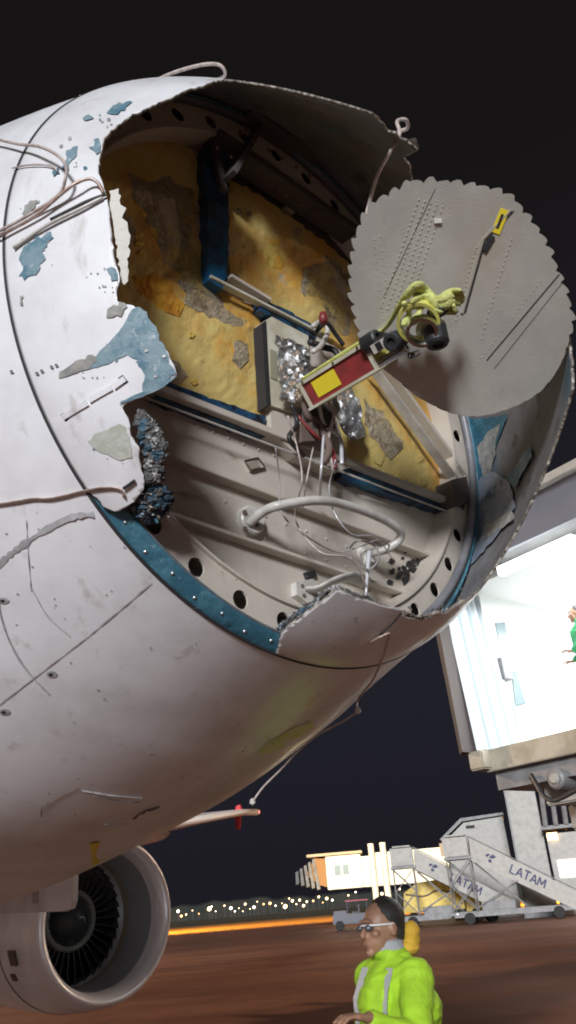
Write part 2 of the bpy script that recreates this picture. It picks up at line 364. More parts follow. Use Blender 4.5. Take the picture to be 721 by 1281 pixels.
def skinpatch(poly, off=.002, grid=9, step=5, amp=1.2, seed=1, rough=True, thick=0, fn=None):
    p = rough_poly(poly, step, amp, seed) if rough else np.array(poly, float)
    lo, hi = p.min(0), p.max(0); g = np.array([(x, y) for x in np.arange(lo[0]+grid/2, hi[0], grid) for y in np.arange(lo[1]+grid/2, hi[1], grid)]).reshape(-1, 2)
    if len(g): g = g[sdist(g, p) > 2.0]
    pts = [Vector(x) for x in p]+[Vector(x) for x in g]
    r = delaunay_2d_cdt(pts, [], [list(range(len(p)))], 1, 1e-4)
    vs, fs = r[0], r[2]; H = [(fn or hit1)(v.x, v.y, off) for v in vs]; ok = [h is not None for h in H]
    fs = [list(f)[::1] for f in fs if all(ok[i] for i in f)]
    Vv = np.array([h if h is not None else np.zeros(3) for h in H])
    fs = [f[::-1] for f in fs]
    if len(fs) and vnormals(Vv, fs)[fs[0][0]]@(C0-Vv[fs[0][0]]) < 0: fs = [f[::-1] for f in fs]
    return Vv, fs
def skinline(pts, w, off=.002, k=6, wj=.0, seed=0):
    """a flat band lying on the skin along a line of picture points, w metres wide"""
    r = random.Random(seed); s = spline([(x, y, 0) for x, y in pts], k)[:, :2]; H = []
    for x, y in s:
        h = hit(x, y, off)
        if h is not None: H.append(h)
    H = np.array(H); v = []
    for i in range(len(H)):
        d = H[min(i+1, len(H)-1)]-H[max(i-1, 0)]; c = np.cross(d, C0-H[i]); c /= np.linalg.norm(c); ww = w*.5*(1+r.uniform(-wj, wj))
        v += [H[i]-c*ww, H[i]+c*ww]
    f = [[2*i+1, 2*i, 2*i+2, 2*i+3] for i in range(len(H)-1)]
    return np.array(v), f
def skintube(pts, r, offs, k=6, n=7, flat=None):
    H = []
    for i, (x, y) in enumerate(pts):
        o = offs[i] if not np.isscalar(offs) else offs
        h = hit(x, y, o)
        if h is not None: H.append(h)
    return tube(H, r, n, k, flat=flat)
# ---- seam and joint ring
a_ = np.linspace(0, 2*np.pi, 200, endpoint=False)
def ringtube(f, rr, r, n=6, lo=0, hi=2*math.pi, k=200):
    cl = hi-lo > 6.28; t = np.linspace(lo, hi, k, endpoint=not cl); v = []; m_ = len(t)
    for x in t:
        rad = P*math.cos(x)+V*math.sin(x)
        for j in range(n): a = 2*math.pi*j/n; v.append(B+FD*(f+r*math.sin(a))+rad*(rr+r*math.cos(a)))
    f_ = [[i*n+j, i*n+(j+1) % n, ((i+1) % m_)*n+(j+1) % n, ((i+1) % m_)*n+j] for i in range(m_ if cl else m_-1) for j in range(n)]
    return np.array(v), f_
part('seam_seal', ringtube(.001, R0-.001, .0042), M_dark, plane, smooth=True)
pr = [(-.004, R0-.003), (.004, R0-.005), (.018, R0-.018), (.031, R0-.031), (.034, R0-.036), (.028, R0-.039), (.0, R0-.018)]
def ringlathe(prof, n=200, closed=True):
    t = np.linspace(0, 2*np.pi, n, endpoint=False); v = [B+FD*f+(P*math.cos(x)+V*math.sin(x))*r for (f, r) in prof for x in t]; k = len(prof)
    return np.array(v), [[i*n+j, i*n+(j+1) % n, ((i+1) % k)*n+(j+1) % n, ((i+1) % k)*n+j] for i in range(k if closed else k-1) for j in range(n)]
joint = part('joint_ring', ringlathe(pr), M_teal, plane, smooth=True)
fm = None
for i in range(72):
    x = 2*math.pi*i/72; rad = P*math.cos(x)+V*math.sin(x); c = B+FD*(.014 if i % 2 else .020)+rad*(R0-(.0135 if i % 2 else .0195))
    if fm is None:
        o = part('fastener', lathe([(-.002, .0042), (.0015, .0042), (.003, .002), (.003, 0)], (0, 0, 0), (0, 0, 1), 8), pmat('bright_rivet', (.8, .8, .82), .25, .8), joint, smooth=True, origin=(0, 0, 0)); fm = o
    else: o = bpy.data.objects.new('fastener', fm.data); link(o, joint)
    o.location = Vector(c)-absloc(joint); o.rotation_euler = Vector(rad+FD*1.).to_track_quat('Z', 'Y').to_euler()
# ring frame with lightening holes
nr, na = 16, 720
rr_, aa_ = np.meshgrid(np.linspace(.745, R0-.018, nr), np.linspace(0, 2*np.pi, na, endpoint=False), indexing='ij'); rr_ = rr_.ravel(); aa_ = aa_.ravel()
q2 = np.stack([rr_*np.cos(aa_), rr_*np.sin(aa_)], -1); d_ = np.full(len(q2), 9.)
a244 = BP(244, 711)-B; a0h = math.atan2(a244@V, a244@P); a300 = BP(300, 748)-B; sp = math.atan2(a300@V, a300@P)-a0h; nh = round(2*math.pi/abs(sp))
for i in range(nh):
    x = a0h+2*math.pi*i/nh; c = np.array([math.cos(x), math.sin(x)])*.792; d_ = np.minimum(d_, np.hypot(*(q2-c).T)-.023)
v3 = B+FD*.004+P*q2[:, :1]+V*q2[:, 1:]
cv2, cf2, _, _ = clip(v3, gridtris(nr, na), d_)
if vnormals(cv2, cf2)[cf2[0][0]]@FD < 0: cf2 = [x[::-1] for x in cf2]
ringf = part('ring_frame', solid(cv2, cf2, np.tile(FD, (len(cv2), 1)), .006), [M_bulk]*3, plane)
part('frame_lip', ringlathe([(.004, .748), (.014, .747), (.014, .741), (-.075, .741), (-.075, .748)]), M_bulk, ringf, smooth=False)
# ---- pressure bulkhead (recessed) and everything on it
BO = -.07
def circ(r, f, n=120): return [B+FD*f+(P*math.cos(x)+V*math.sin(x))*r for x in np.linspace(0, 2*np.pi, n, endpoint=False)]
bulk = part('bulkhead', prism(circ(R0-.02, BO), N*.02), M_bulk, plane)
part('bulkhead_rim', ringlathe([(-.02, R0-.014), (.0, R0-.022), (BO-.01, R0-.03), (BO-.03, R0-.014)]), M_bulkdark, plane)
def bpoly(pts, off, rough=0, seed=1, step=7):
    if rough: pts = rough_poly(pts, step, rough, seed)
    return [BP(x, y, off) for x, y in pts]
def bprism(name, pts, off, mat, parent=bulk, rough=0, seed=1, depth=None, label=None):
    # front face at BO+off, runs back to the bulkhead
    p = bpoly(pts, BO+off, rough, seed); d = N*(off-.0005 if depth is None else depth)
    return part(name, prism(p, d), mat, parent, label=label)
def inbulk(pts, r=R0-.035, k=6):
    out = []
    n = len(pts)
    for i in range(n):
        for t_ in np.linspace(0, 1, k, endpoint=False):
            x = pts[i][0]+(pts[(i+1) % n][0]-pts[i][0])*t_; y = pts[i][1]+(pts[(i+1) % n][1]-pts[i][1])*t_
            q = BP(x, y, BO)-B; a, b = q@P, q@V; L = math.hypot(a, b)
            if L > r: a, b = a*r/L, b*r/L
            out.append(tuple(proj((B+FD*BO+P*a+V*b)[None])[0]))
    return out
def bpd(pts, off): return [BP(x, y, off) for x, y in pts]
# dark upper field: shade under the top shell put into the panel colour
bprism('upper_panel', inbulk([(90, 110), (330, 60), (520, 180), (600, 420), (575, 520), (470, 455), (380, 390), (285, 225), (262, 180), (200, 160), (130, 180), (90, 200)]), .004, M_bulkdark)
Y1 = [(60, 200), (135, 182), (170, 168), (215, 172), (242, 190), (256, 208), (259, 340), (275, 362), (326, 385), (334, 532), (205, 484), (120, 440), (60, 330)]
Y2 = [(286, 226), (325, 243), (365, 272), (405, 300), (446, 338), (470, 366), (455, 430), (440, 440), (395, 412), (330, 378), (287, 362)]
Y3 = [(432, 470), (470, 468), (520, 535), (556, 590), (562, 638), (436, 590), (426, 560)]
Y4 = [(480, 470), (520, 490), (555, 515), (575, 560), (574, 596), (528, 538)]
def pillow(name, pts, off, mat, amp=.012, seed=2, rough=1.2, grid=9):
    """insulation panel: an uneven padded face with thickness"""
    p = rough_poly(pts, 8, rough, seed); lo, hi = p.min(0), p.max(0)
    g = np.array([(x, y) for x in np.arange(lo[0], hi[0], grid) for y in np.arange(lo[1], hi[1], grid)]); g = g[sdist(g, p) > 3]
    r = delaunay_2d_cdt([Vector(x) for x in p]+[Vector(x) for x in g], [], [list(range(len(p)))], 1, 1e-4)
    q = np.array([list(v) for v in r[0]]); e_ = np.clip(np.abs(sdist(q, p))/14, 0, 1)
    vs = []
    for (x, y), k in zip(q, e_):
        b = BP(x, y, BO+off); h = noise.fractal(Vector(b)*5+Vector((seed, 0, 0)), .9, 2.1, 5)+.6*abs(noise.noise(Vector(b)*17))
        vs.append(b+FD*(amp*(h+.3)*k+.004*k))
    vs = np.array(vs); fs = [list(f) for f in r[2]]
    if vnormals(vs, fs)[fs[0][0]]@FD < 0: fs = [f[::-1] for f in fs]
    return part(name, solid(vs, fs, np.tile(FD, (len(vs), 1)), off), [mat]*3, bulk, smooth=False)
pillow('insulation_panel', Y1, .016, M_yel, .006, 2); pillow('insulation_panel', Y2, .016, M_yel, .006, 5)
pillow('insulation_panel', Y3, .014, M_yel, .005, 9); pillow('insulation_panel', Y4, .010, M_yel, .003, 11)
PEELS = [([(160, 212), (186, 226), (212, 222), (240, 236), (250, 262), (238, 300), (252, 330), (262, 352), (285, 385), (312, 400), (305, 412), (268, 402), (240, 385), (222, 352), (205, 330), (190, 290), (178, 262), (165, 245)], M_peel),
         ([(380, 335), (412, 322), (440, 345), (452, 380), (440, 420), (412, 412), (398, 380), (378, 365)], M_peel),
         ([(150, 262), (165, 270), (170, 300), (158, 330), (150, 320)], M_peel), ([(205, 455), (225, 452), (235, 470), (222, 482), (206, 478)], M_peel),
         ([(292, 428), (310, 430), (312, 452), (300, 462), (290, 450)], M_peel), ([(455, 500), (480, 515), (505, 560), (490, 575), (462, 545)], M_peel),
         ([(180, 240), (190, 262), (205, 285), (215, 305), (208, 312), (190, 292), (176, 262), (170, 244)], M_ochre), ([(330, 300), (352, 292), (366, 320), (350, 340), (334, 330)], M_ochre),
         ([(165, 345), (190, 338), (215, 352), (232, 380), (225, 395), (196, 388), (172, 370)], pmat('burnt_orange_foam', (.55, .24, .02), .85, bump=1, bscale=60, col2=(.68, .36, .03), scale=20))]
for i, (pp, mt) in enumerate(PEELS):
    pillow('loose_flap', pp, .023, mt, .004, 20+i, 2.2, 7)
for i in range(26):
    x, y = [(random.uniform(150, 250), random.uniform(200, 480)), (random.uniform(290, 430), random.uniform(250, 400)), (random.uniform(450, 545), random.uniform(490, 610))][i % 3]
    if i % 3 == 2 and (x-450)*1.15+470 > y: continue
    s = random.uniform(4, 11); a = random.uniform(0, 3)
    pillow('foam_chip', [(x+s*math.cos(a+t)*(1 if t % 2 < 1 else .55), y+s*.8*math.sin(a+t)) for t in np.linspace(0, 6.28, 7)[:-1]], .024, [M_ochre, M_peel, M_yel][i % 3], .003, 60+i, 1, 20)
# blue sealed strips
M_bluebright = pmat('blue_sealed_beam', (.01, .10, .22), .4, col2=(.01, .02, .04), scale=7, bump=.3)
bprism('sealed_beam', [(254, 188), (268, 170), (288, 190), (286, 240), (284, 345), (279, 361), (262, 350), (260, 250)], .055, M_bluebright, rough=1)
bprism('sealant_strip', [(202, 475), (334, 522), (332, 547), (196, 497)], .034, M_blue, rough=.8)
bprism('sealant_strip', [(430, 574), (560, 626), (564, 643), (428, 597)], .034, M_blue, rough=.8)
bprism('sealant_strip', [(324, 374), (352, 384), (398, 410), (396, 424), (350, 402), (325, 388)], .050, M_blue, rough=.8)
# rails, ledges, strut
def brail(name, a, b, w, off0, off1, mat, parent=bulk):
    pa, pb = BP(*a, BO+off0), BP(*b, BO+off0); qa = pa+FD*(off1-off0)*.5; qb = pb+FD*(off1-off0)*.5
    d = (pb-pa); d /= np.linalg.norm(d); u = np.cross(FD, d)
    L = np.linalg.norm(pb-pa)
    return part(name, box((qa+qb)/2, L/2, (off1-off0)/2, w/2, d, FD, u, .0015), mat, parent)
brail('ledge', (160, 487), (598, 652), .020, .0, .055, M_bulk)
brail('ledge', (120, 545), (584, 718.5), .010, .0, .034, M_bulk)
brail('ledge', (150, 630), (548, 761.5), .010, .0, .034, M_bulk)
brail('rail', (258, 350), (404, 424), .010, .04, .062, M_cream); brail('rail', (280, 352), (330, 382), .012, .03, .066, M_bulk)
brail('ledge_cap', (160, 490), (598, 655), .006, .055, .060, M_tubew)
for x, y in ((318, 582), (300, 600), (392, 610), (468, 640)):
    p = [(x-13, y-5), (x+4, y-9), (x+13, y+3), (x-5, y+8)]; ip = [(x-8, y-3), (x+3, y-5.5), (x+8, y+2), (x-3, y+5)]
    if x == 318:
        pl = bprism('access_plate', p, .005, M_bulk); bprism('access_plate_centre', ip, .009, pmat('plate_centre', (.28, .25, .2), .5), parent=bulk)
        for k in range(4): a, b = p[k], p[(k+1) % 4]; brail('plate_edge', a, b, .003, .004, .010, M_brown)
# diagonal strut
def bbar(name, a, b, w, off0, off1, mat): return brail(name, a, b, w, off0, off1, mat)
bbar('diagonal_strut', (462, 448), (582, 612), .016, .035, .080, M_bulk); bbar('strut_flange', (476, 460), (586, 608), .010, .045, .070, M_brown)
bbar('strut_flange', (455, 455), (574, 618), .007, .05, .086, M_tubew)
bprism('strut_foot', [(566, 600), (584, 596), (590, 628), (570, 634)], .09, M_bulkdark)
# dark structure across the top: sloping channel beams with rivets
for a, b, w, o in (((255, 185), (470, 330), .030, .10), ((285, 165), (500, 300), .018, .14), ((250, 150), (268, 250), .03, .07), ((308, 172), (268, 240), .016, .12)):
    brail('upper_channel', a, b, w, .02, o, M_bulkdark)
M_rust = pmat('reddish_rivet', (.16, .07, .05), .6)
rv0 = None
for a, b in (((262, 178), (470, 322)), ((292, 160), (500, 290))):
    for t in np.linspace(.05, .95, 12):
        c = BP(a[0]+(b[0]-a[0])*t, a[1]+(b[1]-a[1])*t, BO+(.103 if a[0] < 280 else .143))
        if rv0 is None: rv0 = o = part('rivet', lathe([(-.002, .006), (.002, .006), (.004, .003), (.004, 0)], (0, 0, 0), (0, 0, 1), 8), M_rust, bulk, smooth=True, origin=(0, 0, 0))
        else: o = bpy.data.objects.new('rivet', rv0.data); link(o, bulk)
        o.location = Vector(c)-absloc(bulk); o.rotation_euler = Vector(FD).to_track_quat('Z', 'Y').to_euler()
# small bolts on the beige field
bo0 = None
for (a, b, k) in (((190, 512), (590, 664), 22), ((180, 590), (560, 730), 16), ((230, 640), (560, 752), 14)):
    for t in np.linspace(0, 1, k):
        c = BP(a[0]+(b[0]-a[0])*t, a[1]+(b[1]-a[1])*t, BO)
        if bo0 is None: bo0 = o = part('bolt', lathe([(0, .004), (.003, .004), (.004, 0)], (0, 0, 0), (0, 0, 1), 7), M_tubew, bulk, smooth=False, origin=(0, 0, 0))
        else: o = bpy.data.objects.new('bolt', bo0.data); link(o, bulk)
        o.location = Vector(c)-absloc(bulk); o.rotation_euler = Vector(FD).to_track_quat('Z', 'Y').to_euler()
M_lining = layered('blue_grey_lining', (.12, .13, .145), [((.06, .11, .15), 6, .5, .65, 0, (1, 1, 1)), ((.24, .24, .24), 20, .55, .7, 4, (1, 1, 1))], rough=.5, bump=.2); M_conduit = pmat('grey_conduit', (.20, .20, .215), .4, col2=(.14, .14, .155), scale=15)
# curved ring tube at the right, following the frame
part('ring_lining', ringlathe([(.004, R0-.040), (.030, R0-.041), (.030, R0-.046), (.004, R0-.048)]), M_lining, plane, smooth=True)
part('ring_conduit', ringtube(.030, .815, .013, 10, R_(-78), R_(22), 70), M_conduit, plane, smooth=True)
# grab tubes
def flange(c, ax, r, h, mat, parent, name='flange'): return part(name, lathe([(0, r), (h*.8, r), (h, r*.9), (h, 0)], c, ax, 24), mat, parent, smooth=False)
def bt(pts, offs): return [BP(x, y, BO+o) for (x, y), o in zip(pts, offs)]
g1 = part('curved_tube', tube(bt([(312, 655), (330, 640), (352, 632), (400, 626), (440, 634), (480, 650), (500, 664), (499, 676), (484, 687), (468, 691), (455, 694)], [.02, .07, .12, .15, .15, .14, .13, .11, .08, .05, .0]), .0125, 12, 8), M_tubew, bulk, smooth=True)
flange(BP(311, 653, BO), FD, .040, .022, M_tubew, g1)
for a in range(3):
    c = BP(311, 653, BO+.022)+P*.026*math.cos(a*2.1)+V*.026*math.sin(a*2.1); flange(c, FD, .007, .004, M_brown, g1, 'flange_bolt')
flange(BP(456, 694, BO), FD, .030, .015, M_tubew, g1)
g2 = part('lower_tube', tube(bt([(384, 738), (400, 736), (420, 726), (440, 722), (458, 729)], [.02, .05, .08, .08, .05]), .020, 10, 8, flat=.35), M_tubew, bulk, smooth=True)
bprism('tube_bracket', [(371, 728), (392, 724), (404, 738), (402, 750), (385, 754), (372, 744)], .022, M_tubew)
for (x, y) in ((378, 733), (380, 745), (394, 747)): flange(BP(x, y, BO+.022), FD, .005, .004, M_brown, bulk, 'bracket_bolt')
bprism('socket', [(382, 716), (394, 713), (397, 721), (385, 724)], .01, M_dark)
# black scorch/paint spatter marks
for i in range(46):
    x, y = random.gauss(510, 13), random.gauss(716, 9); s = random.uniform(1, 4.5)*(1.4 if i < 8 else 1)
    bprism('soot_spot', [(x+s*math.cos(t)*random.uniform(.6, 1.3), y+s*math.sin(t)*random.uniform(.6, 1.2)) for t in np.linspace(0, 6.28, 8)[:-1]], .002+.0001*i, M_black, depth=.0005)
# wires
M_wire = pmat('thin_grey_wire', (.3, .28, .27), .5); M_clear = pmat('clear_wrap', (.62, .62, .64), .2, .2)
WI = [([(345, 560), (350, 600), (352, 640), (380, 668), (420, 690), (450, 684), (475, 676), (498, 690)], .0022), ([(420, 575), (412, 610), (418, 640), (440, 668), (470, 672), (492, 700)], .002),
      ([(360, 520), (372, 560), (378, 600), (370, 650), (400, 690), (440, 700), (462, 740)], .0026), ([(430, 560), (436, 600), (470, 690), (500, 684), (528, 700), (520, 720)], .0016),
      ([(440, 700), (438, 686), (450, 676), (470, 684), (474, 700), (462, 712), (446, 706)], .003), ([(300, 560), (330, 600), (345, 650), (360, 668), (390, 676)], .0014),
      ([(350, 640), (365, 672), (400, 700), (430, 694), (455, 680)], .0018), ([(405, 545), (402, 590), (400, 625)], .004), ([(392, 560), (384, 600), (378, 640)], .0025)]
for i, (pts, r) in enumerate(WI[:3]+WI[4:5]+WI[7:]): part('wire', tube(bt(pts, [random.uniform(.06, .18) for _ in pts]), r, 6, 8), [M_wire, M_clear, M_cable][i % 3], bulk, smooth=True)
part('clear_drip', tube([BP(462, 690, BO+.15), BP(460, 715, BO+.15), BP(458, 745, BO+.15)], [.008, .005, .003], 8, 4), M_clear, bulk, smooth=True)
part('connector', join(lathe([(0, .012), (.03, .012), (.034, .017), (.05, .017), (.052, 0)], BP(455, 690, BO+.09), FD*.4-V, 14)), M_tubew, bulk)
# ---- central mount: column, cream box, foil, cable bundle
part('mount_column', join(prism(bpoly([(384, 425), (402, 432), (415, 500), (438, 585), (420, 590), (372, 570), (340, 540), (338, 500)], BO+.045), N*.044)), M_bulk, bulk)
bprism('mount_box', [(330, 402), (340, 396), (386, 420), (388, 500), (366, 516), (336, 506)], .055, M_cream)
bprism('box_edge', [(328, 404), (333, 401), (339, 507), (334, 508)], .058, M_dark)
bprism('box_label', [(338, 436), (346, 440), (347, 476), (339, 472)], .058, pmat('grey_label', (.3, .28, .2), .5))
def foil(name, pts, off, amp, seed):
    p = rough_poly(pts, 6, 1.5, seed); lo, hi = p.min(0), p.max(0)
    g = np.array([(x+random.uniform(-2, 2), y+random.uniform(-2, 2)) for x in np.arange(lo[0], hi[0], 5) for y in np.arange(lo[1], hi[1], 5)]); g = g[sdist(g, p) > 1.5]
    r = delaunay_2d_cdt([Vector(x) for x in p]+[Vector(x) for x in g], [], [list(range(len(p)))], 1, 1e-4)
    vs = np.array([BP(v.x, v.y, BO+off+random.uniform(0, amp)) for v in r[0]]); fs = [list(f) for f in r[2]]
    if vnormals(vs, fs)[fs[0][0]]@FD < 0: fs = [f[::-1] for f in fs]
    return part(name, solid(vs, fs, np.tile(FD, (len(vs), 1)), .004), [M_foil]*3, bulk)
foil('foil_wrap', [(346, 418), (368, 426), (388, 438), (388, 480), (376, 500), (352, 502)], .075, .016, 3)
foil('foil_wrap', [(424, 488), (440, 484), (454, 512), (457, 545), (440, 550), (424, 530)], .07, .018, 4)
0 and foil('foil_wrap', [(362, 530), (380, 536), (390, 560), (380, 575), (368, 558)], .10, .02, 8)
for pts, r, mt in (([(392, 408), (404, 402), (410, 415), (402, 432), (392, 440)], .008, M_tubew), ([(388, 428), (404, 434), (420, 440), (425, 460), (415, 480)], .010, M_black),
                   ([(380, 500), (386, 520), (400, 532), (412, 560), (405, 580)], .011, M_brown), ([(365, 506), (372, 530), (362, 548), (380, 570)], .007, M_black), ([(398, 500), (405, 530), (425, 548), (428, 580)], .006, M_clear),
                   ([(395, 416), (408, 404), (420, 418), (430, 432)], .007, M_black), ([(372, 520), (395, 545), (415, 560), (420, 585)], .005, M_red), ([(410, 500), (418, 520), (410, 555), (418, 590)], .006, M_cable)):
    part('cable', tube(bt(pts, [.075+.05*random.random() for _ in pts]), r, 8, 6), mt, bulk, smooth=True)
part('cable_plug', lathe([(0, .012), (.02, .014), (.035, .010), (.036, 0)], BP(405, 404, BO+.16), V, 12), M_red, bulk, smooth=True)
for (x, y, s, mt) in ((398, 470, 13, M_bulkdark), (404, 520, 16, M_bulkdark), (388, 540, 12, M_brown), (420, 470, 10, M_dark)):
    bprism('actuator_block', [(x-s, y-s*.8), (x+s*.8, y-s), (x+s, y+s*.9), (x-s*.8, y+s)], .085+.002*s/10, mt)
# ---- radar antenna: arm, gimbal, plate
PC = C0+ray(578, 372)/np.linalg.norm(ray(578, 372))*2.12
pn = C0-PC; pn /= np.linalg.norm(pn); pn = pn+.22*RT-.10*Z-.05*UP; pn /= np.linalg.norm(pn)      # face turned to the camera
def PL(px, py, off=0): return onplane(px, py, PC+pn*off, pn)
a0 = BP(391, 492, BO+.13); a1 = PL(519, 414, .05)
ad = (a1-a0)/np.linalg.norm(a1-a0); vd = C0-(a0+a1)/2; vd /= np.linalg.norm(vd); ah = np.cross(ad, vd); ah /= np.linalg.norm(ah); an = np.cross(ah, ad)
if ah@UP < 0: ah = -ah
if an@vd < 0: an = -an
aL = np.linalg.norm(a1-a0)
an = an*.99+ah*.08; an /= np.linalg.norm(an); ah = np.cross(an, ad); 
if ah@UP < 0: ah = -ah
am = a0+ad*aL*.36
arm = part('radar_arm', box(am, aL*.40, .040, .030, ad, ah, an, .004), M_armyel, plane, label='pale yellow radar arm with red and yellow panels')
def onarm(name, s0, s1, h0, h1, off, mat, t=.003):
    return part(name, box(a0+ad*aL*(s0+s1)/2+ah*(h0+h1)/2+an*(.030+off), aL*(s1-s0)/2, (h1-h0)/2, t/2, ad, ah, an), mat, arm)
onarm('arm_panel', .0, .66, -.032, .030, .0008, M_red); onarm('panel_square', .10, .33, -.022, .024, .0035, M_yellow)
onarm('arm_edge', -.03, .74, .031, .040, .003, M_cream, .010); onarm('arm_edge', -.03, .74, -.040, -.033, .003, M_cream, .010)
onarm('panel_strap', -.01, .02, -.034, .034, .006, M_cream); onarm('panel_strap', .64, .68, -.034, .034, .006, M_cream)
for s in (.04, .36, .60): part('arm_bolt', lathe([(0, .004), (.003, .004), (.004, 0)], a0+ad*aL*s+ah*.0365+an*.038, an, 8), M_chrome, arm)
ge = a0+ad*aL*.86
for k, (ds, dh, dn_, r, l, ax, mt) in enumerate((q_[0]*.9, q_[1]*.9, q_[2], q_[3]*.8, q_[4]*.9, q_[5], q_[6]) for q_ in ((-.06, .035, .03, .030, .055, ad, M_black), (.02, .0, .05, .030, .06, an, M_dark), (.10, -.02, .0, .042, .05, an, M_cream), (.12, -.045, .03, .036, .055, an*.6-ah, M_black), (-.02, -.03, .03, .016, .10, ad, M_chrome), (.04, -.055, .03, .012, .05, an, M_chrome), (.15, .01, .02, .02, .05, ad, M_black))):
    c = ge+ad*ds+ah*dh+an*dn_; ax = ax/np.linalg.norm(ax)
    part('gimbal_motor' if r > .02 else 'gimbal_pin', lathe([(-l/2, r*.8), (-l/2+.004, r), (l/2-.006, r), (l/2, r*.85), (l/2, r*.5), (l/2-.006, r*.45), (l/2-.006, 0)], c, ax, 24), mt, arm, smooth=False)
part('gimbal_collar', lathe([(-.016, .044), (-.016, .052), (.016, .052), (.016, .044)], PL(524, 402, .10), ad*.2-ah*.4+an, 28, closed=True), M_armyel, arm)
part('gimbal_collar', lathe([(-.012, .030), (-.012, .038), (.012, .038), (.012, .030)], PL(528, 414, .13), ad*.2-ah*.5+an, 28, closed=True), M_chrome, arm)
part('data_plate', box(a0+ad*aL*.78+an*.05+ah*.01, .022, .012, .003, ad, ah, an), M_tubew, arm)
for k in range(4): part('data_plate_line', box(a0+ad*aL*(.765+.012*k)+an*.054+ah*.01, .002, .010, .0006, ad, ah, an), M_black, arm)
# creased fabric bound over the gimbal
M_fabric = pmat('yellow_green_webbing', (.62, .66, .22), .8, bump=.5, bscale=200, col2=(.48, .50, .16), scale=50)
for i, (pts, r) in enumerate((([(398, 470), (440, 430), (480, 396), (505, 372), (520, 362), (534, 366)], .008), ([(508, 372), (520, 358), (532, 364), (545, 374), (556, 372), (570, 366), (575, 374)], .013), ([(515, 378), (530, 372), (545, 384), (560, 380), (572, 378)], .013),
                          ([(520, 366), (526, 384), (522, 396), (516, 404)], .010), ([(538, 368), (545, 384), (540, 398)], .011), ([(552, 374), (556, 386), (568, 390), (566, 380)], .009), ([(512, 386), (530, 382), (548, 390), (565, 392)], .008), ([(566, 366), (574, 364), (577, 372), (572, 380)], .010), ([(505, 378), (512, 392), (504, 408)], .008))):
    part('webbing', tube([a0+ad*aL*s_+ah*.046+an*.01 for s_ in (.0, .25, .5, .72, .85)]+[PL(510, 366, .10), PL(522, 361, .11), PL(536, 368, .10)] if i == 0 else [(BP(x, y, BO+.22) if x < 490 and i == 0 else PL(x, y, .10+.012*((j+i) % 3))) for j, (x, y) in enumerate(pts)], [r*.8, r*1.1, r*.7, r*1.2, r*.8], 8, 6, flat=.6), M_fabric, arm, smooth=True)
# the plate, stepped outline traced on its own plane
PLT = [(440, 330), (444, 300), (452, 278), (462, 262), (474, 250), (488, 242), (500, 236), (512, 226), (526, 228), (540, 226), (556, 228), (570, 227), (584, 231), (600, 232), (614, 236), (628, 241), (642, 248), (654, 262), (664, 275), (674, 288), (682, 302), (689, 318), (696, 334), (703, 350), (709, 366), (714, 386),
       (716, 404), (713, 420), (708, 440), (699, 460), (686, 478), (670, 494), (650, 506), (628, 514), (606, 519), (582, 520), (560, 516), (540, 506), (520, 494), (500, 478), (480, 462), (462, 440), (448, 410), (441, 380), (439, 352)]
def stepped(poly, n=2, d=7):
    c = np.array([578, 374]); out = []
    s = spline([(x, y, 0) for x, y in poly+[poly[0]]], 8)[:, :2]; L = np.concatenate([[0], np.cumsum(np.hypot(*np.diff(s, axis=0).T))]); k = int(L[-1]/17); 
    for i in range(k):
        for fr, h in ((0, .0), (.25, .55), (.55, .95), (.78, 1), (.93, .25)):
            t = L[-1]*(i+fr)/k; p = np.array([np.interp(t, L, s[:, 0]), np.interp(t, L, s[:, 1])]); u = p-c; u /= np.linalg.norm(u)
            amp_ = (.75+.35*math.sin(i*2.3))*np.clip((455-p[1])/60, .12, 1); out.append(p+u*((h*d-2.5)*amp_+.6*math.sin(i*5.1)))
    return out
plate_poly = [PL(x, y) for x, y in stepped(PLT)]
plate = part('antenna_plate', prism(plate_poly, -pn*.012), M_metal, arm, label='large round grey radar plate with a stepped edge')
def plbar(name, a, b, w, h, mat, o=0.): 
    return part(name, bar(PL(*a, h/2+o), PL(*b, h/2+o), w, h, pn, .0006), mat, arm)
plbar('plate_rib', (640, 262), (604, 300), .005, .003, M_metal); plbar('plate_rib', (604, 300), (578, 392), .007, .004, M_metal)
plbar('plate_groove', (643, 264), (607, 302), .003, .0015, M_dark); plbar('plate_groove', (700, 343), (609, 451), .003, .0015, M_dark); plbar('plate_groove', (607, 302), (582, 392), .004, .0015, M_dark)

plbar('warning_sticker', (632, 262), (620, 292), .022, .0025, M_yellow); plbar('sticker_slot', (629, 268), (622, 286), .007, .0035, M_black); plbar('clip', (617, 295), (606, 314), .012, .006, M_dark)
rv1 = None
def plrivet(x, y, s=1):
    global rv1
    if rv1 is None: rv1 = o = part('plate_rivet', lathe([(0, .0022), (.0014, .0018), (.002, 0)], (0, 0, 0), (0, 0, 1), 6), pmat('pale_rivet', (.6, .58, .48), .3, .5), arm, origin=(0, 0, 0))
    else: o = bpy.data.objects.new('plate_rivet', rv1.data); link(o, arm)
    o.location = Vector(PL(x, y))-absloc(arm); o.rotation_euler = Vector(pn).to_track_quat('Z', 'Y').to_euler(); o.scale = (s, s, s)
for k in range(5):
    for j in range(22): plrivet(532-6.2*j*.36+k*7.5-8, 250+6.4*j+k*2.2, 1.1)
for j in range(16): plrivet(596-1.7*j, 310+6*j); plrivet(635-5.5*j*.5, 268+3*j)
for a_, b_ in (((545, 236), (480, 372)), ((705, 352), (618, 462))): plbar('plate_seam', a_, b_, .0016, .0008, M_dark)
for j in range(20): plrivet(640-2.0*j, 300+6.5*j); plrivet(676-4.3*j, 352+5.6*j, .8)
for j in range(14): plrivet(468+1.*j, 300+9*j, .8); plrivet(476+1.*j, 296+9*j, .8)
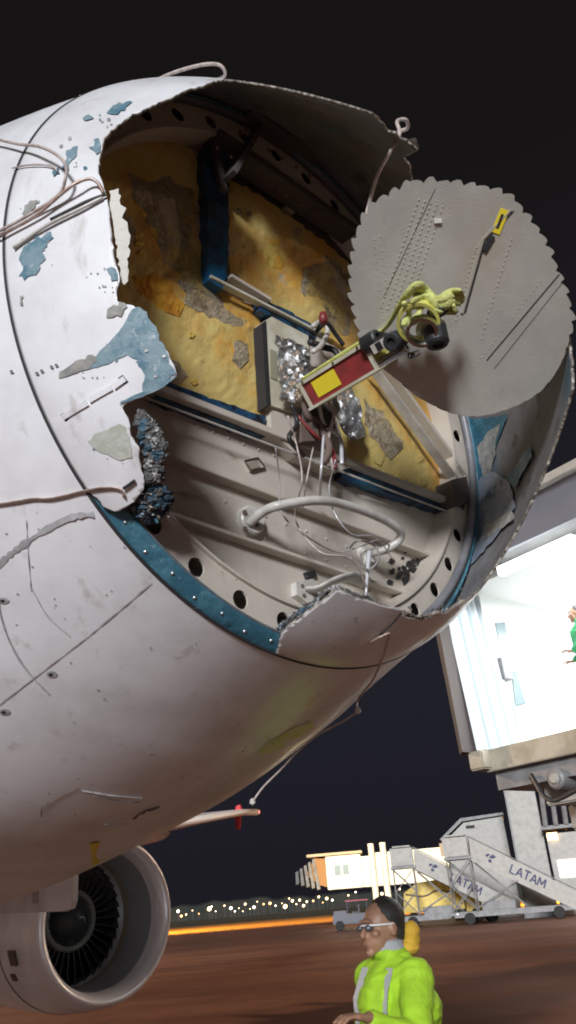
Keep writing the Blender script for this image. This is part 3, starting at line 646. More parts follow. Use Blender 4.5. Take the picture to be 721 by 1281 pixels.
part('plate_patch', box(PL(548, 276, .002), .009, .006, .002, RT, UP, pn), M_tubew, arm)
# cable hanging from the torn top edge down to the plate
def ab(px, py, d): r_ = ray(px, py); return C0+r_/np.linalg.norm(r_)*d
part('hanging_cable', tube([ab(498, 165, 2.62), ab(510, 160, 2.6), ab(508, 150, 2.58), ab(497, 152, 2.56), ab(500, 168, 2.5), ab(488, 190, 2.45), ab(472, 220, 2.4), ab(462, 255, 2.35), ab(456, 282, 2.3)], .0055, 8, 8), M_cable, radome, smooth=True)
part('torn_flap', join(prism([ab(500, 178, 2.6), ab(520, 172, 2.6), ab(525, 184, 2.62), ab(514, 192, 2.64), ab(500, 188, 2.62)], N*.012)), M_fibre, radome)
# inner features of the cone remnant
#part('inner_step', ringtube(.16, rad_r(.19)-.022, .010, 6, R_(-60), R_(120), 120), M_inner, radome, smooth=True)

# ---- damage and marks lying on the skin
def sp_(name, poly, mat, off=.0018, **k): return part(name, skinpatch(poly, off, **k), mat, fuselage if name in ('fuselage_mark',) else radome)
sp_('bare_patch', [(166, 388), (176, 384), (193, 406), (208, 438), (221, 468), (206, 480), (184, 492), (178, 488), (182, 470), (172, 450), (160, 444), (140, 454), (112, 462), (120, 446), (133, 432), (152, 412), (160, 400)], M_teal2, seed=5)
sp_('bare_patch', [(74, 473), (76, 466), (96, 452), (116, 444), (122, 452), (112, 461), (92, 468)], M_greyfill, off=.0024, seed=6)
sp_('bare_patch', [(150, 506), (152, 502), (205, 478), (222, 470), (206, 484), (180, 496)], M_teal2, off=.003, seed=7, amp=.5)
sp_('bare_patch', [(110, 552), (118, 543), (136, 537), (150, 530), (158, 534), (165, 560), (166, 572), (152, 576), (138, 570), (122, 564)], M_olive, seed=8, amp=.8)
for i, pl in enumerate(([(78, 212), (84, 198), (88, 186), (98, 183), (97, 190), (88, 204), (83, 220)], [(25, 322), (30, 310), (44, 300), (64, 290), (68, 298), (56, 312), (55, 328), (46, 344), (32, 350), (24, 346), (30, 334)], [(28, 268), (36, 256), (48, 250), (50, 254), (42, 264), (34, 272)],
                        [(134, 143), (150, 130), (166, 128), (152, 140), (140, 146)], [(134, 338), (142, 334), (148, 346), (148, 352), (140, 352)], [(136, 388), (150, 378), (160, 384), (152, 396), (134, 398)], [(112, 186), (124, 174), (126, 192), (118, 190)], [(104, 150), (112, 144), (118, 148), (108, 152)], [(27, 372), (31, 370), (30, 382), (27, 382)], [(66, 216), (74, 210), (76, 218), (68, 222)])):
    sp_('scraped_patch', pl, [M_teal2, M_teal2, M_greyfill][i % 3], off=.002+.0002*i, seed=30+i, amp=1.4, step=4)
sp_('torn_white_strip', [(134, 234), (146, 230), (153, 262), (160, 300), (158, 330), (154, 352), (148, 346), (143, 300), (136, 262)], pmat('torn_composite', (.60, .58, .52), .8, bump=.6, bscale=60), off=-.012, amp=1.6, seed=50)
# small chips scattered round the larger bare patches
for i in range(64):
    cx_, cy_, sx_, sy_ = random.choice([(46, 318, 26, 26), (90, 200, 14, 20), (150, 440, 28, 22), (40, 260, 16, 12), (135, 150, 18, 12), (140, 560, 26, 18), (130, 360, 14, 30), (110, 470, 26, 10)])
    x, y = random.gauss(cx_, sx_*.6), random.gauss(cy_, sy_*.6); s_ = random.choice([.8, 1, 1.3, 1.8, 2.6]); 
    if hit1(x, y) is None or sdist(np.array([[x, y]]), HOLE)[0] > -3: continue
    part('paint_chip', skinpatch([(x+s_*math.cos(t)*random.uniform(.5, 1.6), y+s_*math.sin(t)*random.uniform(.5, 1.4)) for t in np.linspace(0, 6.28, 7)[:-1]], .0016, rough=False, grid=50), random.choice([M_teal2, M_greyfill, M_grime]), radome)
# small latch plate
def skinbox(name, poly, off, mat, parent=radome):
    top = [hit(x, y, off) for x, y in poly]; bot = [hit(x, y, -.002) for x, y in poly]; n = len(poly)
    return part(name, (np.array(top+bot), [list(range(n))]+[[(i+1) % n, i, i+n, (i+1) % n+n] for i in range(n)]), mat, parent)
skinbox('latch_recess', [(76, 519), (154, 469), (161, 478), (83, 527)], .0012, M_dark)
skinbox('latch_plate', [(78, 519), (108, 500), (112, 507), (82, 525)], .0045, M_white); skinbox('latch_plate', [(111, 497), (139, 482), (142, 488), (114, 504)], .0045, M_white); skinbox('latch_plate', [(141, 480), (155, 471), (159, 477), (145, 487)], .0050, M_white)
# honeycomb core bursting out under the left edge
def core(name, pts, d0, seed, amp=.02, mat=M_honey):
    r = random.Random(seed); vs = []; fs = []; n = 16; 
    s = spline([(x, y, w) for x, y, w in pts], 8)
    for i, (x, y, w) in enumerate(s):
        c = hit(x, y, -d0) if hit(x, y) is not None else BP(x, y, 0)
        nx = s[min(i+1, len(s)-1)]-s[max(i-1, 0)]; 
        for j in range(n):
            a = 2*math.pi*j/n; rr2 = (w/F*2.2)*(1+r.uniform(-.28, .28)); vs.append(c+rr2*(math.cos(a)*IX+math.sin(a)*FW*.6)+IU*r.uniform(-.006, .006))
    k = len(s); fs = [[i*n+j, i*n+(j+1) % n, (i+1)*n+(j+1) % n, (i+1)*n+j] for i in range(k-1) for j in range(n)]+[list(range(n))[::-1], list(range((k-1)*n, k*n))]
    return part(name, (np.array(vs), fs), mat, radome)
core('crushed_core', [(172, 512, 2), (176, 526, 8), (184, 545, 11), (190, 565, 11), (190, 585, 9), (187, 605, 10)], .02, 1)
core('crushed_core', [(186, 612, 7), (190, 622, 13), (188, 636, 16), (184, 648, 14), (182, 662, 5)], .03, 2, mat=layered('blue_crushed_core', (.03, .07, .11), [((.22, .30, .36), 50, .5, .58, 0, (1, 1, 1)), ((.02, .02, .025), 30, .5, .6, 4, (1, 1, 1))], rough=.7, bump=1, bscale=150))
core('crushed_core', [(150, 640, 3), (162, 634, 6), (176, 628, 7)], .02, 3)
core('crushed_core', [(352, 796, 4), (368, 783, 6), (386, 770, 5), (402, 758, 4), (420, 742, 3), (446, 751, 3), (472, 759, 2)], .02, 4)
core('crushed_core', [(503, 768, 3), (520, 774, 5), (540, 773, 5), (556, 768, 3)], .008, 5, mat=M_fibre)
for i in range(26):
    x, y = random.choice([(random.gauss(183, 7), random.uniform(515, 655)), (random.gauss(186, 9), random.gauss(632, 14)), (random.uniform(500, 600), random.gauss(770, 4))])
    h = hit(x, y, -.012)
    if h is None: continue
    dr = np.array([random.gauss(0, 1) for _ in range(3)]); dr /= np.linalg.norm(dr)
    part('core_shred', tube([h, h+dr*.012, h+dr*.014+np.array([random.gauss(0, .006) for _ in range(3)])], [.0035, .002, .0008], 5, 3), random.choice([M_honey, M_fibre, M_teal]), radome)
# lip patch details
part('lip_crack', skinline([(502, 766), (494, 776), (484, 786), (474, 794)], .004, .0016, wj=.5), M_dark, radome)
sp_('white_scuff', [(446, 800), (454, 790), (466, 786), (474, 790), (462, 800), (452, 806)], pmat('white_scuff_paint', (.8, .8, .8), .5), amp=1.2, seed=71)
part('lip_rivet', lathe([(0, .003), (.002, 0)], hit(444, 772, .001), C0-hit(444, 772), 8), M_brown, radome)
# cables and conductor strips on the skin
SK = [([(0, 183), (30, 190), (58, 198), (80, 210), (94, 226), (92, 240), (80, 252), (50, 268), (20, 284), (-6, 297)], .0036, [.02, .02, .03, .035, .04, .035, .02, .012, .01, .01], M_cable),
      ([(130, 242), (125, 234), (116, 233), (100, 242), (80, 254), (50, 274), (20, 290), (-6, 302)], .0038, [.0, .012, .02, .025, .02, .012, .01, .01], M_copper),
      ([(134, 247), (110, 256), (90, 266), (66, 278)], .0035, [.008]*4, M_black),
      ([(130, 250), (100, 266), (60, 286), (20, 312)], .004, [.006, .008, .008, .006], M_tubew),
      ([(18, 213), (40, 209), (64, 210), (74, 217)], .002, [.006]*4, M_cable)]
for pts, r, o, mt in SK: part('loose_cable', skintube(pts, r, o), mt, fuselage, smooth=True)
part('conductor_strip', skintube([(-6, 632), (20, 628), (44, 624), (64, 624), (84, 620), (104, 615), (124, 611), (142, 610), (153, 613), (156, 620)], .007, .004, flat=.3), M_copper, fuselage, smooth=True)
part('conductor_strip', skintube([(156, 610), (162, 606), (170, 600)], .003, .006), M_black, radome, smooth=True)
tp = hit(262, 108, .01)
part('loose_cable', tube([ab(100, 121, 2.75), ab(120, 122, 2.72), ab(150, 118, 2.7), ab(180, 108, 2.68), ab(212, 93, 2.66), ab(240, 84, 2.64), ab(262, 80, 2.62), ab(276, 82, 2.6), ab(282, 92, 2.6), ab(276, 98, 2.62), ab(262, 101, 2.64), ab(230, 110, 2.66), ab(205, 118, 2.7), ab(186, 124, 2.72)], .005, 8, 6), M_cable, fuselage, smooth=True)
#part('edge_strip', tube([ab(188, 129, 2.66), ab(230, 114, 2.64), ab(262, 104, 2.62), ab(300, 100, 2.6), ab(340, 99, 2.6), ab(370, 101, 2.62)], .006, 6, 6, flat=.4), M_tubew, radome, smooth=True)
# cable at the underside
h1 = hit(484, 793, .01); h2 = hit(466, 842, .012); h3 = hit(450, 884, .012)
part('hanging_wire', tube([hit(462, 802, .004), hit(474, 790, .015), h1, h2, h3, ab(448, 890, 2.35)], .0032, 6, 6), M_copper, radome, smooth=True)
part('hanging_wire', tube([ab(448, 890, 2.35), ab(430, 902, 2.4), ab(400, 918, 2.5), ab(375, 938, 2.5), ab(352, 962, 2.5), ab(330, 984, 2.5), ab(318, 1000, 2.5)], .0032, 6, 6), M_cable, fuselage, smooth=True)
part('wire_terminal', join(lathe([(-.010, .003), (-.005, .008), (.005, .008), (.010, .003)], ab(448, 889, 2.34), UP, 12), lathe([(-.010, .003), (-.003, .009), (.006, .007), (.010, .002)], ab(316, 1003, 2.49), UP, 12)), M_tubew, fuselage)
# panel lines, smudges
for pts, w, mt in (([(190, 728), (150, 762), (110, 795), (62, 832), (10, 872), (-8, 886)], .0022, M_grime), ([(118, 643), (92, 646), (62, 660), (34, 678), (10, 696), (-6, 712)], .012, M_grime), ([(-2, 720), (0, 760), (12, 800), (34, 838), (62, 868)], .004, M_grime),
                   ([(52, 1021), (54, 1010), (72, 996), (96, 984)], .003, M_brown), ([(102, 988), (140, 994), (178, 997)], .004, M_grime), ([(112, 993), (150, 1002), (176, 1003)], .003, M_grime), ([(166, 1024), (180, 1014), (200, 1008)], .010, M_brown),
                   ([(130, 1030), (158, 1030)], .004, M_grime), ([(40, 740), (36, 690), (34, 650)], .002, M_grime), ([(88, 795), (60, 770), (40, 735)], .002, M_grime)):
    part('skin_mark', skinline(pts, w, .0022, wj=.5, seed=int(pts[0][0])), mt, fuselage)
for x, y in ((5, 751), (65, 843), (6, 890)):
    part('static_port', skinpatch([(x+7*math.cos(t), y+4*math.sin(t)) for t in np.linspace(0, 6.28, 17)[:-1]], .002, rough=False), M_grime, fuselage); part('static_port_hole', skinpatch([(x-1+3*math.cos(t), y+2*math.sin(t)) for t in np.linspace(0, 6.28, 9)[:-1]], .003, rough=False), M_dark, fuselage)
for i in range(60):
    x, y = random.uniform(5, 420), random.uniform(640, 1040); 
    if hit1(x, y) is None or y > 1080-.55*(x-100) and x > 100: continue
    s = random.uniform(.7, 1.8); part('rivet_spot', skinpatch([(x+s*math.cos(t), y+s*.7*math.sin(t)) for t in np.linspace(0, 6.28, 7)[:-1]], .002, rough=False), M_grime, fuselage)
part('lime_mark', skinpatch([(322, 942), (332, 930), (350, 920), (368, 908), (388, 902), (394, 906), (382, 918), (362, 926), (346, 938), (330, 944)], .002, amp=.8, seed=80), M_lime, fuselage)
part('yellow_tag', skinpatch([(112, 1054), (124, 1052), (125, 1078), (115, 1082)], .004, rough=False), M_yellow, fuselage)
for i, (x, y) in enumerate(((16, 465), (48, 467), (54, 464), (66, 459), (72, 457), (206, 446), (195, 471), (184, 439))):
    part('bright_fastener', skinpatch([(x+2.4*math.cos(t), y+2*math.sin(t)) for t in np.linspace(0, 6.28, 9)[:-1]], .004, rough=False), pmat('bright_rivet', (.8, .8, .82), .25, .8), radome if x > 100 else fuselage)
# ---- patches inside the remaining cone; the pale blue one paints bridge-light glare
for i, (pl_, mt_) in enumerate((([(574, 524), (600, 524), (640, 518), (626, 556), (616, 600), (608, 640), (596, 610), (582, 560)], M_teal), ([(600, 560), (616, 540), (630, 530), (622, 575), (612, 612)], M_greyfill),         ([(592, 610), (622, 590), (644, 606), (650, 636), (624, 676), (598, 706), (584, 716), (590, 690), (598, 650)], layered('bridge_glare_pale_blue', (.34, .37, .43), [((.22, .26, .32), 4, .42, .6, 0, (1, 1, 1)), ((.5, .52, .56), 18, .55, .68, 4, (1, 1, 1)), ((.10, .16, .2), 9, .6, .68, 8, (1, 1, 1))], rough=.5, bump=.3)),
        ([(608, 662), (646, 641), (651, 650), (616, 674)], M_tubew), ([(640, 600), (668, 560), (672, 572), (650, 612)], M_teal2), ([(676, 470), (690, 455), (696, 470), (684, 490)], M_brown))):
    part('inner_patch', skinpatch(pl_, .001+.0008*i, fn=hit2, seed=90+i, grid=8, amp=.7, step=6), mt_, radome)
# ---- nose gear door
gd = [(-60, 1084), (84, 1084), (90, 1088), (92, 1096), (91, 1126), (88, 1136), (78, 1140), (-60, 1145)]
dO = ab(60, 1110, 5.3); dn3 = -P*.9-FD*.1+Z*.05; dn3 /= np.linalg.norm(dn3)
door = part('nose_gear_door', prism([onplane(x, y, dO, dn3) for x, y in gd], -dn3*.03), M_white, plane)
part('door_mark', prism([onplane(x, y, dO+dn3*.003, dn3) for x, y in ((41, 1103), (49, 1102), (48, 1130), (40, 1131))], -dn3*.002), M_grime, door)
# nose gear itself, aft of the door
ng = B+A*4.6; 
gl = part('nose_gear_leg', join(cyl((ng[0], ng[1], 1.9), (ng[0]+.1, ng[1]-.1, .45), .07, 16), bar((ng[0]-.25*P[0], ng[1]-.25*P[1], .38), (ng[0]+.25*P[0], ng[1]+.25*P[1], .38), .1, .1)), M_steel, plane)
for s in (-1, 1):
    c = np.array([ng[0], ng[1], .38])+P*.25*s; part('nose_wheel', lathe([(-.10, .2), (-.11, .30), (-.08, .37), (0, .38), (.08, .37), (.11, .30), (.10, .2)], c, P, 32), M_black, gl, smooth=True)
# ---- port engine and wing
eo = atdist(137, 1152, 13.2); eo[2] = 1.78
def eng_axis(): a = A*math.cos(0)+Z*.02; return a/np.linalg.norm(a)
EA = eng_axis(); ER = 1.16
prof = [(.10, ER*.84), (.03, ER*.86), (-.02, ER*.90), (0, ER*.935), (.08, ER*.965), (.30, ER*.99)]
cowl = part('engine_cowl', lathe([(.26, ER*.985), (.6, ER*1.03), (1.2, ER*1.06), (2.2, ER*1.04), (3.2, ER*.94), (4.2, ER*.72), (4.2, ER*.68), (3.0, ER*.8)], eo, EA, 80, cap=False), M_white, plane, smooth=True)
part('inlet_lip', lathe([(.34, ER*.80), (.16, ER*.815), (.06, ER*.84), (0, ER*.88), (-.015, ER*.905), (0, ER*.93), (.05, ER*.955), (.14, ER*.975), (.28, ER*.988)], eo, EA, 80, cap=False), M_lip, cowl, smooth=True)
part('inlet_duct', lathe([(.30, ER*.80), (.9, ER*.775), (1.0, ER*.775), (1.0, ER*.77), (1.6, ER*.77), (1.7, .1), (1.7, 0)], eo, EA, 80, cap=False), M_duct, cowl, smooth=True)
part('fan_rub_strip', lathe([(.86, ER*.772), (.92, ER*.766), (.98, ER*.766), (1.04, ER*.772)], eo, EA, 80, cap=False), pmat('tan_rub_strip', (.30, .26, .20), .5), cowl, smooth=True)
part('spinner', lathe([(1.22, .37), (1.1, .34), (.98, .26), (.88, .16), (.82, .06), (.81, 0)], eo, EA, 40), pmat('spinner_black', (.035, .045, .05), .3), cowl, smooth=True)
u_, w_ = frame_of(EA)
part('spinner_ring', lathe([(1.14, .345), (1.04, .40), (1.10, .44), (1.2, .44)], eo, EA, 48, cap=False), pmat('spinner_ring_grey', (.22, .25, .24), .4), cowl, smooth=True)
part('spinner_swirl', tube([eo+EA*(.80+.20*(t/6)**1)+(u_*math.cos(t*.9)+w_*math.sin(t*.9))*(.02+.035*t) for t in np.linspace(0, 5, 9)], [.006, .03, .03, .02, .006], 6, 3, flat=.3), pmat('swirl_white', (.8, .8, .8), .4), cowl, smooth=True)
fb0 = None
for i in range(36):
    a = 2*math.pi*i/36
    if fb0 is None:
        vs = []; n = 8
        for k in range(n):
            r = .26+(ER*.762-.26)*k/(n-1); tw = R_(25+40*k/(n-1)); ch = .11+.07*k/(n-1)
            for s in (-1, 1):
                for t in (-.006, .006): vs.append(np.array([s*ch*math.sin(tw)+t, r, s*ch*math.cos(tw)]))
        fs = []
        for k in range(n-1):
            b_ = 4*k; fs += [[b_, b_+2, b_+6, b_+4], [b_+1, b_+5, b_+7, b_+3], [b_, b_+4, b_+5, b_+1], [b_+2, b_+3, b_+7, b_+6]]
        o = part('fan_blade', (np.array(vs), fs), M_fan, cowl, smooth=False, origin=(0, 0, 0)); fb0 = o
    else: o = bpy.data.objects.new('fan_blade', fb0.data); link(o, cowl)
    o.location = Vector(eo+EA*1.2)-absloc(cowl); Zq = Vector(EA).to_track_quat('Z', 'Y'); o.rotation_mode = 'QUATERNION'
    from mathutils import Quaternion
    o.rotation_quaternion = Quaternion(Vector(EA), a) @ Zq
part('cowl_joint', lathe([(.98, ER*1.052), (.985, ER*1.056), (1.0, ER*1.056), (1.005, ER*1.052)], eo, EA, 80, cap=False), M_dark, cowl)
def oncowl(s, ang, w, h, mat, name='cowl_mark'):
    rr2 = ER*1.045; c = eo+EA*s+(P*math.cos(ang)+Z*math.sin(ang))*rr2; nn = P*math.cos(ang)+Z*math.sin(ang); t = np.cross(EA, nn); part(name, box(c, w, h, .012, EA, t, nn), mat, cowl)
oncowl(.62, R_(200), .09, .10, M_brown); oncowl(.78, R_(213), .06, .05, M_brown); oncowl(1.4, R_(196), .12, .07, M_grime)
def ellip_(c, r): return lathe([(-r*math.cos(t_), r*math.sin(t_)+1e-7) for t_ in np.linspace(0, math.pi, 9)], c, (0, 0, 1), 12)
WR = eo+EA*3.2+Z*1.3
def airfoil(c, ch, t): return [c+A*x*ch+Z*y*t for x, y in ((0, 0), (.03, .35), (.2, .6), (.5, .5), (1, 0), (.5, -.25), (.15, -.35), (.03, -.25))]
def wsec(a, p, z, ch, t_): 
    q = B+A*a+P*p; q = np.array([q[0], q[1], z]); return airfoil(q, ch, t_)
w0, w1, w2, w3 = wsec(9.6, 1.6, 2.5, 6.8, .8), wsec(11.9, 5.75, 2.95, 4.6, .55), wsec(17.2, 14.4, 4.28, 1.7, .20), wsec(17.6, 15.35, 4.36, 1.2, .10)
wv = np.array(w0+w1+w2+w3); wf = [[i*8+j, i*8+(j+1) % 8, (i+1)*8+(j+1) % 8, (i+1)*8+j] for i in range(3) for j in range(8)]+[list(range(8))[::-1], list(range(24, 32))]
wing = part('wing', (wv, wf), M_white, plane, smooth=False)
le = [np.array(w)[0]-A*.03 for w in (w1, w2, w3)]
part('leading_edge', tube(le, .09, 8, 1, smooth=False), pmat('leading_edge_pale', (.85, .78, .70), .35), wing, smooth=True)
wt = np.array(w2[0]); part('wingtip_fence', prism([wt-A*.0+Z*.10, wt+A*.05+Z*.22, wt+A*.20+Z*.20, wt+A*.28, wt+A*.22-Z*.42, wt+A*.10-Z*.42], P*.06), pmat('red_fence', (.50, .03, .05), .5), wing)
part('navigation_light', ellip_(np.array(w3[0])-A*.05, .07), pmat('nav_red', (1, .2, .2), emit=(1, .22, .18), estr=6), wing, smooth=True)
for pz in (7.2, 8.6, 10.2, 12.0):
    f_ = (pz-5.75)/9.55; q = np.array(w1[4])*(1-f_)+np.array(w2[4])*f_; part('flap_fairing', lathe([(-1.6, .02), (-1.2, .13), (-.2, .17), (.5, .08), (.8, .0)], q-Z*.18, A, 12), M_white, wing, smooth=True)
part('pylon', prism([eo+EA*1.2+Z*1.15-P*.12, eo+EA*2.6+Z*1.5-P*.12, eo+EA*5.0+Z*1.6-P*.12, eo+EA*4.2+Z*.8-P*.12, eo+EA*2.+Z*1.0-P*.12], P*.24), M_white, plane)

# ================================================================== GROUND, TOWN, APRON
def groundmat():
    m = bpy.data.materials.new('apron_asphalt'); m.use_nodes = True; n = m.node_tree; b = n.nodes['Principled BSDF']; b.inputs['Specular IOR Level'].default_value = .4
    t = n.nodes.new('ShaderNodeTexCoord'); L = []
    for (sc, st, lo, hi) in ((.40, (.5, 1.3, 1), .38, .64), (.14, (.6, 1.4, 1), .36, .64), (2.2, (.7, 1.2, 1), .40, .75), (60, (1, 1, 1), .3, .7)):
        mp = n.nodes.new('ShaderNodeMapping'); mp.inputs['Scale'].default_value = st; mp.inputs['Rotation'].default_value = (0, 0, .12)
        no = n.nodes.new('ShaderNodeTexNoise'); no.inputs['Scale'].default_value = sc; no.inputs['Detail'].default_value = 5
        mr = n.nodes.new('ShaderNodeMapRange'); mr.inputs[1].default_value = lo; mr.inputs[2].default_value = hi
        n.links.new(t.outputs['Object'], mp.inputs[0]); n.links.new(mp.outputs[0], no.inputs['Vector']); n.links.new(no.outputs[0], mr.inputs[0]); L.append(mr.outputs[0])
    prev = None
    for a, c in zip(L, ((.22, .092, .052), (.28, .135, .082), (.075, .030, .022), (.24, .115, .07))):  # red-brown tint of the sodium light is put into the albedo
        mx = n.nodes.new('ShaderNodeMix'); mx.data_type = 'RGBA'
        mu = n.nodes.new('ShaderNodeMath'); mu.operation = 'MULTIPLY'; mu.inputs[1].default_value = .75; n.links.new(a, mu.inputs[0]); n.links.new(mu.outputs[0], mx.inputs[0])
        if prev is None: mx.inputs[6].default_value = (.045, .022, .017, 1)
        else: n.links.new(prev, mx.inputs[6])
        mx.inputs[7].default_value = (*c, 1); prev = mx.outputs[2]
    n.links.new(prev, b.inputs['Base Color'])
    mr = n.nodes.new('ShaderNodeMapRange'); mr.inputs[3].default_value = .48; mr.inputs[4].default_value = .62; n.links.new(L[0], mr.inputs[0]); n.links.new(mr.outputs[0], b.inputs['Roughness'])
    bu = n.nodes.new('ShaderNodeBump'); bu.inputs['Strength'].default_value = .25; bu.inputs['Distance'].default_value = .01; n.links.new(L[3], bu.inputs['Height']); n.links.new(bu.outputs[0], b.inputs['Normal'])
    return m
def sheet(name, x0, x1, y0, y1, z, mat): 
    o = part(name, (np.array([(x0, y0, z), (x1, y0, z), (x1, y1, z), (x0, y1, z)]), [[0, 1, 2, 3]]), mat); return struct(o)
sheet('apron_ground', -1500, 1500, -300, 2500, 0, groundmat())
sheet('grass_verge', -400, 400, 112, 620, .004, layered('dry_grass', (.13, .10, .03), [((.07, .055, .02), .25, .4, .6, 0, (.2, 1, 1))], rough=.95, bump=.5, bscale=3))
sheet('taxiway', -400, 400, 215, 240, .008, pmat('taxiway_asphalt', (.05, .045, .04), .7))
for k, x in enumerate((-50, -29.5, 38.5, 48)):
    l = bpy.data.lights.new('sodium_lamp', 'SPOT'); l.spot_size = R_(125); l.spot_blend = .5; l.energy = 330000; l.color = (1, .36, .04); l.shadow_soft_size = .6
    for y in (127,):
        lo = bpy.data.objects.new('sodium_lamp_light', l); lo.location = (x, y, 17.5)
        t = thing('street_lamp', ['sodium street lamp farthest left on the verge, behind the engine', 'sodium street lamp on the verge just behind the engine rim', 'sodium street lamp on the verge beyond the pier building', 'sodium street lamp farthest right on the verge beyond the apron cabin'][k], 'street lamp', (x, y, 0), 'sodium lamps on the verge')
        COL.objects.link(lo); lo.parent = t; lo.location = (0, -.6, 17.5); lo.rotation_euler = (R_(28), 0, R_([-35, -50, 50, 45][k]))
        part('pole', cyl((x, y, 0), (x, y, 18), .14, 10, .08), pmat('lamp_pole', (.1, .1, .1), .6), t)
        part('lamp_head', box((x, y-.5, 18.05), .2, .6, .1), pmat('lamp_pole', (.1, .1, .1), .6), t)
# town on the horizon
hv = []; r = random.Random(3); n = 240
for i in range(n+1):
    a = R_(-50+100*i/n); d = 700; hgt = 9+6*noise.noise(Vector((i*.05, 0, 0)))+2.5*noise.noise(Vector((i*.4, 3, 0)))+1.5*r.random(); 
    hv += [(d*math.sin(a), d*math.cos(a), -1), (d*math.sin(a), d*math.cos(a), hgt), ((d+60)*math.sin(a), (d+60)*math.cos(a), hgt+2), ((d+60)*math.sin(a), (d+60)*math.cos(a), -1)]
hf = [[4*i+k, 4*i+4+k, 4*i+5+k, 4*i+1+k] for i in range(n) for k in range(3)]
struct(part('distant_treeline', (np.array(hv), hf), pmat('dark_trees', (.02, .025, .02), .9, col2=(.04, .035, .025), scale=.05)), 'structure')
r = random.Random(11); lm = {}; ORD = []
def ordinal(n): return '%d%s' % (n, 'th' if 10 <= n % 100 <= 20 else {1: 'st', 2: 'nd', 3: 'rd'}.get(n % 10, 'th'))
TL = [(223, 1140), (233, 1144), (241, 1139), (262, 1137), (265, 1134), (281, 1133), (289, 1136), (299, 1136), (304, 1140), (313, 1137), (322, 1128), (330, 1131), (338, 1130), (345, 1133), (353, 1130), (366, 1127), (371, 1131), (375, 1126), (384, 1128), (392, 1127), (399, 1122), (404, 1129), (409, 1124), (416, 1126), (249, 1143), (270, 1140), (294, 1140), (318, 1135), (357, 1134), (380, 1133), (436, 1120), (445, 1116), (478, 1118), (486, 1121), (500, 1112), (530, 1108), (548, 1104), (227, 1146), (307, 1131), (362, 1124)]
TL.sort()
for i, (px, py) in enumerate(TL):
    c = atdist(px, py, 640+r.uniform(-40, 30)); hot = r.random(); key = 0 if hot < .55 else (1 if hot < .85 else 2); s = r.choice([.55, .75, 1.0, 1.35])*(1.2 if i % 4 == 1 else .8)
    em = pmat('town_light_%d' % key, (1, .8, .5), emit=[(1, .66, .34), (1, .90, .78), (1, .42, .12)][key], estr=6)
    bm = bmesh.new(); bmesh.ops.create_icosphere(bm, subdivisions=1, radius=s); v1 = np.array([list(v.co) for v in bm.verts])*[1, 1, .9]+c; f1 = [[v.index for v in f.verts] for f in bm.faces]; bm.free()
    v2, f2 = cyl((c[0], c[1]+s, 0), (c[0], c[1]+s, c[2]), .12, 6)
    v3_, f3_, _ = join((v1, f1), (v2, f2))
    o = part('town_light', (v3_, f3_, [0]*len(f1)+[1]*len(f2)), [em, pmat('lamp_pole', (.1, .1, .1), .6)], origin=(c[0], c[1], 0)); tagm(o, '%s %s town light, %s along the horizon counting right from the engine' % ('large' if s > 1.0 else 'small', ['warm yellow', 'pale white', 'deep orange'][key], ordinal(i+1)), 'street light', 'town lights along the horizon')

# ---- frames for far equipment
def localf(px, dist, yaw=0):
    c = atdist(px, 1140, dist); az = math.atan2(c[0], c[1])+R_(yaw); X = np.array([math.cos(az), -math.sin(az), 0]); Y = np.array([math.sin(az), math.cos(az), 0]); return np.array([c[0], c[1], 0]), X, Y
M_wh = pmat('apron_white_paint', (.36, .345, .31), .5, col2=(.26, .25, .225), scale=2.5, lo=.45, hi=.75)
M_gr = pmat('apron_grey_paint', (.22, .22, .22), .5, col2=(.15, .15, .15), scale=3)
M_tyre = pmat('tyre_black', (.02, .02, .02), .8)
M_navy = pmat('navy_print', (.03, .03, .10), .6)
def textmesh(name, s, O, X, U, size, mat, parent, depth=.006, bold=.004):
    cu = bpy.data.curves.new('t', 'FONT'); cu.body = s; cu.size = size; cu.extrude = depth; cu.offset = bold*size; cu.align_x = 'CENTER'; cu.align_y = 'CENTER'; cu.space_character = 1.15
    to = bpy.data.objects.new('t', cu); COL.objects.link(to); dg = bpy.context.evaluated_depsgraph_get(); me = bpy.data.meshes.new_from_object(to.evaluated_get(dg)); bpy.data.objects.remove(to)
    Nn = np.cross(X, U); v = np.array([np.asarray(O)+X*q.co.x+U*q.co.y+Nn*q.co.z for q in me.vertices]); f = [list(p.vertices) for p in me.polygons]
    return part(name, (v, f), mat, parent)
def wheel(c, ax, r, w, parent, name='wheel'):
    return part(name, lathe([(-w/2, r*.55), (-w/2, r*.9), (-w/2+.03, r), (w/2-.03, r), (w/2, r*.9), (w/2, r*.55), (w/2-.04, r*.5), (w/2-.04, 0)], c, ax, 20), M_tyre, parent)
